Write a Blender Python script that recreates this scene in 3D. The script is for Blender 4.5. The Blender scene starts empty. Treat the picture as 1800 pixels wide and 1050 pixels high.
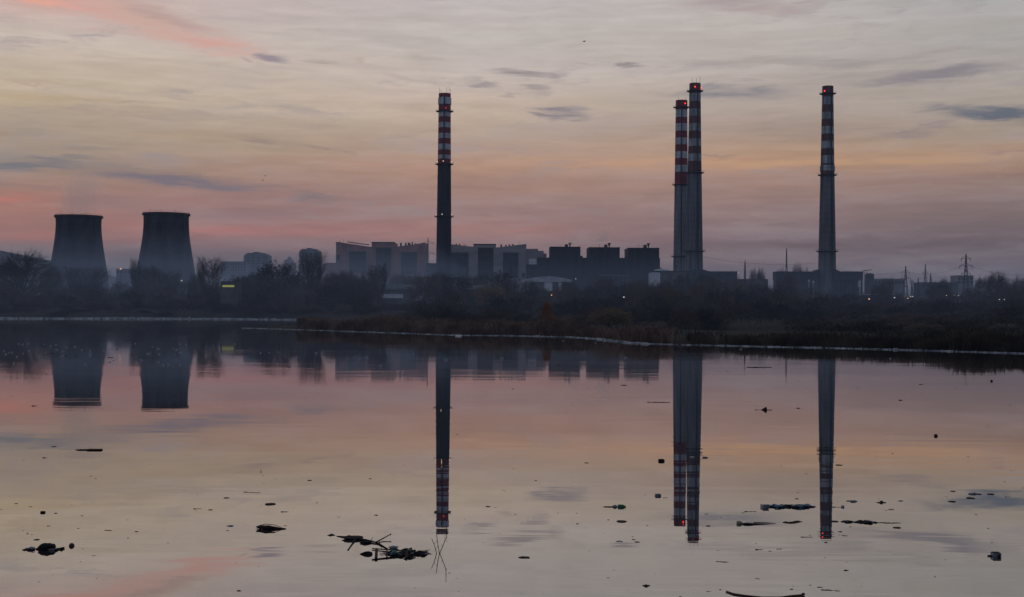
import bpy, math, random
import numpy as np
from mathutils import Vector, Matrix, noise as mnoise
random.seed(11)
R = math.radians
scene = bpy.context.scene
C = scene.collection

# ------------------------------------------------------------------ camera
F = 2173.0            # focal length in pixels of the 1800 px wide photograph
H = 6.0               # eye height above the water
PITCH, ROLL = 0.00506, 0.0053
cam_d = bpy.data.cameras.new('camera'); cam = bpy.data.objects.new('camera', cam_d); C.objects.link(cam)
cam_d.sensor_width = 36.0; cam_d.lens = 36.0 * F / 1800.0
cam_d.clip_start = 0.2; cam_d.clip_end = 20000
CM = Matrix.Rotation(math.pi/2 + PITCH, 4, 'X') @ Matrix.Rotation(ROLL, 4, 'Z')
cam.matrix_world = Matrix.Translation((0, 0, H)) @ CM
scene.camera = cam
scene.view_settings.view_transform = 'Standard'; scene.view_settings.look = 'None'
scene.view_settings.exposure = 0.0; scene.view_settings.gamma = 1.0
cy = scene.cycles
cy.use_denoising = True
cy.max_bounces = 5; cy.diffuse_bounces = 2; cy.glossy_bounces = 3; cy.transparent_max_bounces = 6
cy.volume_bounces = 1; cy.volume_max_steps = 64
cy.sample_clamp_indirect = 4.0

def ray(px, py):
    return CM.to_3x3() @ Vector(((px-900)/F, (525-py)/F, -1))
def at(px, py, D):
    d = ray(px, py); return Vector((0, 0, H)) + d*(D/d.y)
def gp(px, py, z=0.0):
    d = ray(px, py); return Vector((0, 0, H)) + d*((z-H)/d.z)
def X(px, D, row=490): return at(px, row, D).x
def Z(px, py, D): return at(px, py, D).z
def mpp(D): return D/F            # metres per photo pixel at depth D

def lin(c):
    return tuple((v/12.92 if v <= .04045 else ((v+.055)/1.055)**2.4) for v in (a/255 for a in c))

# ------------------------------------------------------------------ world: dusk sky
W = bpy.data.worlds.new('World'); scene.world = W; W.use_nodes = True
wt = W.node_tree; wt.nodes.clear()
def N(t, typ, **kw):
    n = t.nodes.new(typ)
    for k, v in kw.items(): setattr(n, k, v)
    return n
def math_n(t, op, a, b=None, c=None, clamp=False):
    n = N(t, 'ShaderNodeMath', operation=op, use_clamp=clamp)
    for i, v in enumerate((a, b, c)):
        if v is None: continue
        if isinstance(v, (int, float)): n.inputs[i].default_value = v
        else: t.links.new(v, n.inputs[i])
    return n.outputs[0]
def maprange(t, v, a, b, c=0.0, d=1.0, smooth=True):
    n = N(t, 'ShaderNodeMapRange', interpolation_type='SMOOTHSTEP' if smooth else 'LINEAR')
    t.links.new(v, n.inputs[0])
    for i, q in enumerate((a, b, c, d)): n.inputs[1+i].default_value = q
    return n.outputs[0]
def mixc(t, f, a, b, blend='MIX'):
    n = N(t, 'ShaderNodeMix', data_type='RGBA', blend_type=blend)
    for i, v in ((0, f), (6, a), (7, b)):
        if isinstance(v, (int, float)): n.inputs[i].default_value = v
        elif isinstance(v, tuple): n.inputs[i].default_value = (*v, 1) if len(v) == 3 else v
        else: t.links.new(v, n.inputs[i])
    return n.outputs[2]
def vm(t, op, a, b=None):
    n = N(t, 'ShaderNodeVectorMath', operation=op)
    for i, v in enumerate((a, b)):
        if v is None: continue
        if isinstance(v, tuple): n.inputs[i].default_value = v
        else: t.links.new(v, n.inputs[i])
    return n
def noise_n(t, vec, scale=1.0, detail=4.0, rough=.55, dist=0.0):
    n = N(t, 'ShaderNodeTexNoise')
    n.inputs['Scale'].default_value = scale; n.inputs['Detail'].default_value = detail
    n.inputs['Roughness'].default_value = rough; n.inputs['Distortion'].default_value = dist
    if vec is not None: t.links.new(vec, n.inputs['Vector'])
    return n
def ae(px, py):                       # photo pixel -> azimuth, elevation of that direction
    d = ray(px, py).normalized(); return math.atan2(d.x, d.y), math.asin(d.z)

tc = N(wt, 'ShaderNodeTexCoord'); sep = N(wt, 'ShaderNodeSeparateXYZ')
wt.links.new(tc.outputs['Generated'], sep.inputs[0])
AZ = math_n(wt, 'ARCTAN2', sep.outputs[0], sep.outputs[1]); EL = math_n(wt, 'ARCSINE', sep.outputs[2])
cmb = N(wt, 'ShaderNodeCombineXYZ'); wt.links.new(AZ, cmb.inputs[0]); wt.links.new(EL, cmb.inputs[1])
P2 = cmb.outputs[0]
nA = noise_n(wt, vm(wt, 'MULTIPLY', P2, (7., 55., 1.)).outputs[0], 1.0, 5, .6, .4)
nB = noise_n(wt, vm(wt, 'MULTIPLY', P2, (22., 150., 1.)).outputs[0], 1.0, 6, .62, .6)
wa = vm(wt, 'MULTIPLY', vm(wt, 'SUBTRACT', nA.outputs['Color'], (.5, .5, .5)).outputs[0], (.06, .014, 0.)).outputs[0]
wb = vm(wt, 'MULTIPLY', vm(wt, 'SUBTRACT', nB.outputs['Color'], (.5, .5, .5)).outputs[0], (.046, .015, 0.)).outputs[0]
PW = vm(wt, 'ADD', vm(wt, 'ADD', P2, wa).outputs[0], wb).outputs[0]
PS = vm(wt, 'ADD', P2, vm(wt, 'MULTIPLY', wa, (.3, .3, 0.)).outputs[0]).outputs[0]   # gently warped, for the gradient
seps = N(wt, 'ShaderNodeSeparateXYZ'); wt.links.new(PS, seps.inputs[0])
ELn = math_n(wt, 'DIVIDE', seps.outputs[1], .26)
SKY_GAIN = 1.19
COLS = {
 40:  [(0,(198,168,152)),(60,(196,180,158)),(150,(190,172,140)),(175,(184,164,132)),(205,(168,150,128)),(250,(158,140,120)),(285,(140,128,118)),(318,(154,128,115)),(350,(166,120,108)),(385,(160,117,107)),(415,(158,116,108)),(435,(134,113,110)),(455,(112,104,108)),(480,(96,94,104)),(520,(84,86,98))],
 420: [(0,(192,176,164)),(60,(194,180,164)),(140,(194,176,152)),(190,(184,166,144)),(250,(168,148,128)),(300,(158,132,118)),(340,(150,120,115)),(375,(144,114,112)),(405,(164,114,108)),(425,(146,112,108)),(450,(124,106,108)),(480,(106,98,108)),(520,(88,88,100))],
 800: [(0,(188,180,170)),(60,(192,184,170)),(120,(192,180,164)),(190,(192,172,150)),(230,(176,156,138)),(262,(168,144,130)),(290,(170,138,120)),(330,(158,128,118)),(370,(150,122,118)),(405,(160,118,110)),(435,(144,114,110)),(465,(122,106,108)),(500,(100,94,104)),(530,(84,84,96))],
 1300:[(0,(180,174,162)),(50,(186,178,164)),(110,(180,170,156)),(180,(174,160,144)),(225,(164,144,130)),(265,(172,144,122)),(285,(176,142,118)),(315,(154,128,118)),(370,(144,120,116)),(405,(134,112,112)),(428,(122,100,102)),(450,(124,106,108)),(480,(112,100,106)),(520,(88,86,98))],
 1760:[(0,(164,164,156)),(60,(168,166,154)),(120,(168,160,146)),(180,(166,154,138)),(230,(158,142,126)),(272,(166,138,116)),(290,(158,130,112)),(312,(140,118,110)),(360,(128,110,108)),(410,(118,102,102)),(428,(110,94,96)),(450,(116,102,106)),(480,(106,98,106)),(520,(86,86,98))],
}
def mauve(y, c):                        # the upper sky is greyer and a touch pinker than the bands below it
    q = max(0.0, min(1.0, (260-y)/140)); g = sum(c)/3
    r_, g_, b_ = (v+(g-v)*.20*q for v in c)
    w = max(0.0, 1-abs(y-320)/100)              # the broad peach band
    return (r_-1*q+5*w, g_-3.5*q+0*w, b_+2*q-4*w)
prev = None; prevaz = None
for px, stops in COLS.items():
    rp = N(wt, 'ShaderNodeValToRGB'); cr = rp.color_ramp; cr.interpolation = 'EASE'
    pts = sorted((max(0.0, min(1.0, ae(px, y)[1]/.26)), lin(mauve(y, c))) for y, c in stops)
    while len(cr.elements) < len(pts): cr.elements.new(.5)
    for e, (p, c) in zip(cr.elements, pts): e.position = p
    for e, (p, c) in zip(cr.elements, pts): e.color = (*c, 1)
    wt.links.new(ELn, rp.inputs[0])
    az = ae(px, 300)[0]
    prev = rp.outputs[0] if prev is None else mixc(wt, maprange(wt, seps.outputs[0], prevaz, az, smooth=False), prev, rp.outputs[0])
    prevaz = az
sky = prev
# streaks of thin cloud, all over: long bands, fine wisps, both lighter and darker
nC = noise_n(wt, vm(wt, 'MULTIPLY', PS, (5., 190., 1.)).outputs[0], 1.0, 5, .6, .3)
nD = noise_n(wt, vm(wt, 'MULTIPLY', PS, (2.2, 26., 3.)).outputs[0], 1.0, 3, .5, .5)
k = math_n(wt, 'ADD', math_n(wt, 'MULTIPLY', math_n(wt, 'SUBTRACT', nA.outputs['Fac'], .5), .46), math_n(wt, 'MULTIPLY', math_n(wt, 'SUBTRACT', nB.outputs['Fac'], .5), .34))
k = math_n(wt, 'ADD', k, math_n(wt, 'MULTIPLY', math_n(wt, 'SUBTRACT', nC.outputs['Fac'], .5), .20))
k = math_n(wt, 'ADD', k, math_n(wt, 'MULTIPLY', math_n(wt, 'SUBTRACT', nD.outputs['Fac'], .5), .30))
ks = N(wt, 'ShaderNodeVectorMath', operation='SCALE'); wt.links.new(sky, ks.inputs[0]); wt.links.new(math_n(wt, 'ADD', k, 1.0), ks.inputs['Scale'])
sky = ks.outputs[0]
st = maprange(wt, nA.outputs['Fac'], .46, .68, 0, 1)
sky = mixc(wt, math_n(wt, 'MULTIPLY', st, .30), sky, (.31, .262, .262))
nE = noise_n(wt, vm(wt, 'MULTIPLY', PW, (16., 75., 2.)).outputs[0], 1.0, 7, .66, .3)
wis = math_n(wt, 'MULTIPLY', maprange(wt, nE.outputs['Fac'], .50, .67), maprange(wt, nD.outputs['Fac'], .42, .62))
sky = mixc(wt, math_n(wt, 'MULTIPLY', wis, .52), sky, (.285, .250, .265))
lit = math_n(wt, 'MULTIPLY', maprange(wt, nE.outputs['Fac'], .46, .30), maprange(wt, nD.outputs['Fac'], .58, .40))
sky = mixc(wt, math_n(wt, 'MULTIPLY', lit, .10), sky, (.60, .52, .45))
patchy = maprange(wt, nB.outputs['Fac'], .34, .58, .35, 1.15)
# single clouds: px, py, half width, half height, tilt (px of drop to the right per px), colour, strength, softness
CL = [
 (150,8,200,24,.16,(202,150,146),.85,1.0),(330,58,140,24,.22,(196,154,149),.7,1.0),(255,28,210,36,.2,(182,160,152),.6,1.0),(385,77,90,15,.15,(196,150,144),.5,1.0),(60,4,80,14,.1,(212,156,142),.75,1.0),(300,30,110,12,.2,(160,142,142),.5,.9),
 (484,99,34,9,.1,(138,130,142),.85,.8),(440,108,14,7,.3,(160,148,146),.6,.9),(566,106,34,5,.08,(148,140,142),.7,.8),(640,104,26,3,.1,(168,152,140),.5,.8),
 (300,203,330,7,.02,(150,136,128),.55,1.0),(100,172,160,5,.03,(168,148,122),.4,1.0),(110,152,180,2.5,.075,(170,152,134),.5,.9),
 (150,262,110,9,-.06,(136,126,122),.6,.9),(40,293,110,9,-.05,(112,112,120),.85,.8),(120,285,60,5,-.05,(120,116,120),.7,.8),
 (300,316,190,13,.05,(112,106,118),.85,.9),(420,326,90,7,.0,(116,110,120),.6,.9),(210,296,60,8,.1,(130,122,124),.6,1.0),(440,248,40,7,.12,(138,124,122),.7,.8),(560,262,90,3,.13,(140,124,122),.6,.8),
 (545,345,56,11,.06,(122,110,116),.8,.9),(190,352,110,14,.02,(128,112,118),.45,1.0),(30,325,110,6,.0,(138,112,112),.6,1.0),(8,346,40,9,.0,(184,116,106),.7,1.0),(50,412,140,9,.0,(170,115,106),.5,1.0),
 (240,365,90,10,.0,(140,118,118),.5,1.0),(420,376,150,8,.02,(134,114,118),.5,1.0),(360,402,110,7,.06,(182,116,108),.6,1.0),
 (915,127,46,7,.08,(134,128,134),.8,.75),(965,134,30,5,.12,(142,134,138),.6,.8),(855,148,34,6,.0,(138,132,138),.7,.75),(958,153,34,7,.2,(140,133,138),.65,.75),(910,164,20,3,.1,(142,134,138),.5,.8),
 (990,201,62,9,.06,(126,122,132),.9,.7),(1020,193,30,5,.05,(140,134,140),.6,.8),(1096,118,30,4,.0,(136,131,136),.8,.7),(1020,116,24,3,.1,(150,142,142),.5,.8),
 (1300,160,110,14,.03,(112,116,128),.85,.9),(1330,112,150,9,.01,(146,142,142),.55,.9),(1460,117,90,7,.02,(142,138,142),.6,.8),(1260,168,120,16,.0,(136,132,138),.45,1.0),(1180,166,50,8,.04,(146,138,140),.55,.9),
 (1640,134,150,11,-.07,(122,120,130),.8,.8),(1560,108,120,6,-.08,(146,142,142),.6,.8),(1650,92,60,5,-.06,(150,145,145),.55,.8),(1500,140,120,9,.0,(150,142,144),.5,.9),
 (1775,202,130,15,.12,(92,100,114),.95,.8),(1690,194,70,8,.08,(118,118,126),.6,.9),(1590,238,54,6,.02,(126,118,126),.75,.75),(1640,224,60,5,-.15,(136,126,130),.6,.8),(1430,237,100,6,.0,(146,132,132),.5,.9),
 (1310,8,130,12,.06,(160,148,150),.7,.8),(1420,6,60,6,-.2,(156,146,150),.6,.8),(1280,2,90,9,.05,(154,144,150),.5,.9),(1400,62,300,12,-.05,(160,154,150),.4,1.0),(1700,52,200,14,-.02,(152,150,146),.4,1.0),
 (1560,428,420,11,.0,(98,84,88),.6,1.0),(1180,440,200,8,.0,(112,94,98),.4,1.0),(1240,272,70,2.5,.02,(140,120,118),.6,.8),(1500,282,420,8,.0,(184,148,118),.45,1.0),(1100,285,260,6,.0,(182,146,122),.35,1.0),
 (1790,264,50,5,.05,(140,120,122),.6,.8),(900,330,200,3,.02,(168,130,116),.4,1.0),(700,290,90,5,.05,(168,130,118),.4,1.0),(660,412,160,6,.02,(170,116,108),.4,1.0),(900,405,110,7,.03,(168,118,110),.4,1.0),
]
for (px, py, hw, hh, tilt, col, s, soft) in CL:
    a0, e0 = ae(px, py)
    mp = N(wt, 'ShaderNodeMapping', vector_type='TEXTURE')
    mp.inputs['Location'].default_value = (a0, e0, 0)
    mp.inputs['Rotation'].default_value = (0, 0, -math.atan(tilt))
    mp.inputs['Scale'].default_value = (hw/F*1.25, hh/F*1.35, 1)
    wt.links.new(PW, mp.inputs['Vector'])
    ln = vm(wt, 'LENGTH', mp.outputs[0])
    f = maprange(wt, ln.outputs['Value'], 1.0, 1.0-soft*.98, 0, s)
    sky = mixc(wt, math_n(wt, 'MULTIPLY', f, patchy, clamp=True), sky, lin((col[0]+5, col[1]+1, col[2]-4)))
# overhead and behind the viewer: cool clear evening sky
nish = N(wt, 'ShaderNodeTexSky', sky_type='NISHITA'); nish.sun_disc = False
SUN_EL, SUN_AZ = R(2.0), R(-38)
nish.sun_elevation = SUN_EL; nish.sun_rotation = SUN_AZ; nish.dust_density = 2.0; nish.ozone_density = 3.0
back = mixc(wt, 1.0, nish.outputs[0], (.055, .055, .055), 'MULTIPLY')
back = mixc(wt, .75, back, (.175, .205, .285))
front = math_n(wt, 'MULTIPLY', maprange(wt, sep.outputs[1], .25, .8), maprange(wt, EL, .95, .26))
sky = mixc(wt, front, back, sky)
bg = N(wt, 'ShaderNodeBackground'); bg.inputs['Strength'].default_value = SKY_GAIN
wt.links.new(sky, bg.inputs[0]); wo = N(wt, 'ShaderNodeOutputWorld'); wt.links.new(bg.outputs[0], wo.inputs[0])
W.cycles.sampling_method = 'MANUAL'; W.cycles.sample_map_resolution = 1024

sd = bpy.data.lights.new('sun', 'SUN'); sd.energy = .06; sd.angle = R(12); sd.color = (1, .62, .5)
so = bpy.data.objects.new('sun', sd); C.objects.link(so)
sv = Vector((math.sin(SUN_AZ)*math.cos(SUN_EL), math.cos(SUN_AZ)*math.cos(SUN_EL), math.sin(SUN_EL)))
so.rotation_euler = sv.to_track_quat('Z', 'Y').to_euler(); so.location = (-300, 400, 300)

# ------------------------------------------------------------------ materials
def mat(name, col, rough=.85, var=.25, scale=.3, col2=None, metallic=0.0, stretch=(1, 1, 1), spec=.3, bump=0.0, rings=0.0):
    m = bpy.data.materials.new(name); m.use_nodes = True; t = m.node_tree
    b = t.nodes['Principled BSDF']; b.inputs['Roughness'].default_value = rough; b.inputs['Metallic'].default_value = metallic
    b.inputs['Specular IOR Level'].default_value = spec
    tcn = N(t, 'ShaderNodeTexCoord')
    v = vm(t, 'MULTIPLY', tcn.outputs['Object'], stretch).outputs[0]
    nz = noise_n(t, v, scale, 6, .62)
    c2 = col2 or tuple(c*(1-var*1.6) for c in col)
    f = maprange(t, nz.outputs['Fac'], .35, .68)
    cc = mixc(t, f, tuple(min(1, c*(1+var*.5)) for c in col), c2)
    if rings:                               # pour joints and run-off streaks of slip-formed concrete
        sz = N(t, 'ShaderNodeSeparateXYZ'); t.links.new(tcn.outputs['Object'], sz.inputs[0])
        lf = math_n(t, 'PINGPONG', sz.outputs[2], rings/2); lf = maprange(t, lf, 0, rings*.12, .80, 1.0)
        sk = noise_n(t, vm(t, 'MULTIPLY', tcn.outputs['Object'], (1.1, 1.1, .02)).outputs[0], 1, 4, .6)
        lf = math_n(t, 'MULTIPLY', lf, maprange(t, sk.outputs['Fac'], .35, .65, .72, 1.12))
        sc_ = N(t, 'ShaderNodeVectorMath', operation='SCALE'); t.links.new(cc, sc_.inputs[0]); t.links.new(lf, sc_.inputs['Scale']); cc = sc_.outputs[0]
    t.links.new(cc, b.inputs['Base Color'])
    if bump:
        bp = N(t, 'ShaderNodeBump'); bp.inputs['Strength'].default_value = bump
        t.links.new(nz.outputs['Fac'], bp.inputs['Height']); t.links.new(bp.outputs[0], b.inputs['Normal'])
    return m
def emit(name, col, s):
    m = bpy.data.materials.new(name); m.use_nodes = True; t = m.node_tree; t.nodes.clear()
    e = N(t, 'ShaderNodeEmission'); e.inputs[0].default_value = (*col, 1); e.inputs[1].default_value = s
    o = N(t, 'ShaderNodeOutputMaterial'); t.links.new(e.outputs[0], o.inputs[0])
    m.cycles.emission_sampling = 'NONE'
    return m
SV = (1, 1, .12)
M = dict(
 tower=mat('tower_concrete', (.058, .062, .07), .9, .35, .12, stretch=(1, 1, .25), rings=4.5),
 towerrim=mat('tower_rim', (.07, .045, .045), .8, .2, .2),
 red=mat('red_paint', (.30, .035, .04), .7, .3, .25, stretch=SV, rings=5.0),
 brown=mat('weathered_red_paint', (.17, .075, .065), .8, .3, .25, stretch=SV, rings=5.0),
 white=mat('white_paint', (.62, .63, .65), .7, .25, .25, stretch=SV, rings=5.0),
 whitegrime=mat('grimy_white_paint', (.42, .44, .46), .8, .45, .3, stretch=SV, rings=5.0),
 chimdark=mat('dark_concrete', (.034, .042, .054), .9, .3, .1, stretch=SV, rings=5.0),
 chimgrey=mat('grey_concrete', (.23, .24, .25), .9, .25, .12, stretch=SV, rings=5.0),
 chimgrey2=mat('stained_grey_concrete', (.165, .17, .18), .9, .3, .12, stretch=SV, rings=5.0),
 duct=mat('dark_cable_duct', (.05, .055, .07), .8, .2),
 steel=mat('dark_steel', (.06, .06, .065), .6, .2, 2, metallic=.3),
 galv=mat('galvanised_steel', (.20, .21, .22), .5, .2, 2, metallic=.4),
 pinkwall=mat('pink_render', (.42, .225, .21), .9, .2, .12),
 pinkside=mat('lit_pink_render', (.42, .27, .25), .9, .15, .12),  # paler copy of the pink render: light on the side face put into the colour
 greywall=mat('pale_grey_cladding', (.40, .36, .38), .85, .15, .12, stretch=(.3, 1, 2)),
 louvre=mat('dark_louvre_panel', (.055, .06, .07), .6, .3, .4, stretch=(.1, 1, 4)),
 slat=mat('louvre_slat', (.10, .11, .125), .6, .2),
 glassblue=mat('teal_panel', (.075, .10, .12), .5, .3, .2, stretch=(1, 1, .5)),
 darkwall=mat('dark_blue_cladding', (.032, .040, .055), .7, .3, .15, stretch=(2, 1, .2)),
 roofdark=mat('dark_roof', (.05, .045, .05), .9, .3),
 concrete=mat('concrete_wall', (.13, .12, .125), .9, .3, .2),
 palehall=mat('pale_hall_roof', (.55, .56, .60), .6, .2, .3),
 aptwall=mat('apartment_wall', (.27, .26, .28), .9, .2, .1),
 aptdark=mat('apartment_balcony', (.09, .095, .11), .9, .2, .1),
 white2=mat('white_panel', (.75, .75, .78), .6, .12, .4),
 window=mat('window_glass', (.03, .035, .045), .15, .2, spec=.5),
 greenroof=mat('greenish_metal_roof', (.24, .29, .30), .6, .2, .3),
 bark=mat('bark', (.045, .04, .038), .95, .35, 2),
 twig=mat('grey_brown_twigs', (.075, .064, .060), .95, .35, .5),
 twigred=mat('reddish_twigs', (.125, .078, .064), .95, .3, .5),
 twigblue=mat('dark_twigs', (.042, .042, .046), .95, .3, .5),
 twigpale=mat('pale_twigs', (.125, .112, .105), .95, .3, .5),
 olive=mat('olive_leaves', (.115, .088, .055), .9, .35, .5),
 rust=mat('rust_orange_leaves', (.42, .155, .03), .9, .4, .7),
 yellow=mat('yellow_brown_leaves', (.19, .125, .055), .9, .35, .5),
 reed=mat('dry_reed', (.21, .135, .10), .95, .4, .25),
 reeddark=mat('dark_reed', (.075, .055, .042), .95, .4, .25),
 gull=mat('gull_feathers', (.52, .53, .55), .8, .1, 3),
 gullgrey=mat('gull_wing', (.26, .28, .30), .8, .1, 3),
 litterw=mat('pale_litter', (.46, .48, .49), .6, .5, .5),
 black=mat('wet_black', (.016, .016, .018), .75, .4, 3, spec=.12),
 wood=mat('wet_wood', (.034, .027, .023), .8, .4, 3, spec=.12),
 darkred=mat('dark_red_plastic', (.085, .025, .022), .5, .3, 3),
 brownlump=mat('wet_brown', (.055, .036, .029), .8, .4, 3),
 greyplastic=mat('grey_plastic', (.20, .22, .24), .4, .3, 3),
 blueplastic=mat('blue_grey_plastic', (.13, .20, .28), .4, .3, 3),
 clearplastic=mat('pale_plastic', (.42, .44, .46), .3, .3, 3),
 green=mat('green_plastic', (.02, .15, .06), .35, .2, 3),
 teal=mat('teal_plastic', (.01, .19, .14), .4, .2, 3),
 tan=mat('tan_plastic', (.30, .24, .15), .6, .3, 3),
 lampred=emit('red_lamp_glow', (1, .04, .03), 2.6), lampreddim=emit('dim_red_lamp_glow', (1, .03, .03), .9),
 lampwhite=emit('white_lamp_glow', (1, .82, .6), 1.0),
 lampcold=emit('cold_lamp_glow', (.8, .9, 1), .8),
 lamporange=emit('orange_lamp_glow', (1, .5, .16), 1.3),
 lampyellow=emit('lit_yellow_window', (.80, .85, .22), .28),
 lampgreen=emit('greenish_lamp_glow', (.7, 1, .35), 1.2),
)
# ground
def ground_mat():
    m = bpy.data.materials.new('ground'); m.use_nodes = True; t = m.node_tree
    b = t.nodes['Principled BSDF']; b.inputs['Roughness'].default_value = .95; b.inputs['Specular IOR Level'].default_value = .15
    g = N(t, 'ShaderNodeNewGeometry')
    n1 = noise_n(t, g.outputs['Position'], .03, 5, .6); n2 = noise_n(t, g.outputs['Position'], .4, 6, .65)
    c = mixc(t, maprange(t, n1.outputs['Fac'], .4, .62), (.017, .016, .014), (.013, .014, .012))
    c = mixc(t, maprange(t, n2.outputs['Fac'], .45, .7), c, (.032, .026, .020))
    t.links.new(c, b.inputs['Base Color'])
    bp = N(t, 'ShaderNodeBump'); bp.inputs['Strength'].default_value = .6; bp.inputs['Distance'].default_value = .5
    t.links.new(n2.outputs['Fac'], bp.inputs['Height']); t.links.new(bp.outputs[0], b.inputs['Normal'])
    return m
def water_mat():
    m = bpy.data.materials.new('water'); m.use_nodes = True; t = m.node_tree; t.nodes.clear()
    g = N(t, 'ShaderNodeNewGeometry'); pos = g.outputs['Position']
    # long low ripples lying across the view, fine chop, and calm / ruffled patches
    r1 = noise_n(t, vm(t, 'MULTIPLY', pos, (.10, 1.25, 0)).outputs[0], 1, 3, .6)
    r2 = noise_n(t, vm(t, 'MULTIPLY', pos, (.35, 3.6, 0)).outputs[0], 1, 2, .5)
    r3 = noise_n(t, vm(t, 'MULTIPLY', pos, (.012, .10, 0)).outputs[0], 1, 2, .5)
    pt = noise_n(t, vm(t, 'MULTIPLY', pos, (.014, .06, 0)).outputs[0], 1, 3, .6)
    ruff = maprange(t, pt.outputs['Fac'], .40, .66, .15, 1.0)
    def dev(n, ax, ay):
        return vm(t, 'MULTIPLY', vm(t, 'SUBTRACT', n.outputs['Color'], (.5, .5, .5)).outputs[0], (ax, ay, 0.)).outputs[0]
    s = vm(t, 'ADD', dev(r1, .006, .024), dev(r2, .005, .010)).outputs[0]
    sc = N(t, 'ShaderNodeVectorMath', operation='SCALE'); t.links.new(s, sc.inputs[0]); t.links.new(ruff, sc.inputs['Scale'])
    nn = vm(t, 'ADD', vm(t, 'ADD', sc.outputs[0], dev(r3, .0008, .0030)).outputs[0], (0, 0, 1)).outputs[0]
    nn = vm(t, 'NORMALIZE', nn).outputs[0]
    fr = N(t, 'ShaderNodeFresnel'); fr.inputs['IOR'].default_value = 1.33
    fac = math_n(t, 'MULTIPLY', math_n(t, 'POWER', fr.outputs[0], .46), .96)
    sx = N(t, 'ShaderNodeSeparateXYZ'); t.links.new(pos, sx.inputs[0])
    rough = math_n(t, 'MULTIPLY', maprange(t, sx.outputs[1], 48, 110, .010, .040), maprange(t, pt.outputs['Fac'], .35, .62, .75, 1.15))
    gl = N(t, 'ShaderNodeBsdfGlossy'); t.links.new(rough, gl.inputs['Roughness']); gl.inputs['Color'].default_value = (.97, .96, .95, 1)
    t.links.new(nn, gl.inputs['Normal'])
    df = N(t, 'ShaderNodeBsdfDiffuse'); df.inputs['Color'].default_value = (.03, .03, .028, 1)
    mx = N(t, 'ShaderNodeMixShader'); t.links.new(fac, mx.inputs[0]); t.links.new(df.outputs[0], mx.inputs[1]); t.links.new(gl.outputs[0], mx.inputs[2])
    o = N(t, 'ShaderNodeOutputMaterial'); t.links.new(mx.outputs[0], o.inputs[0])
    return m

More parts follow.
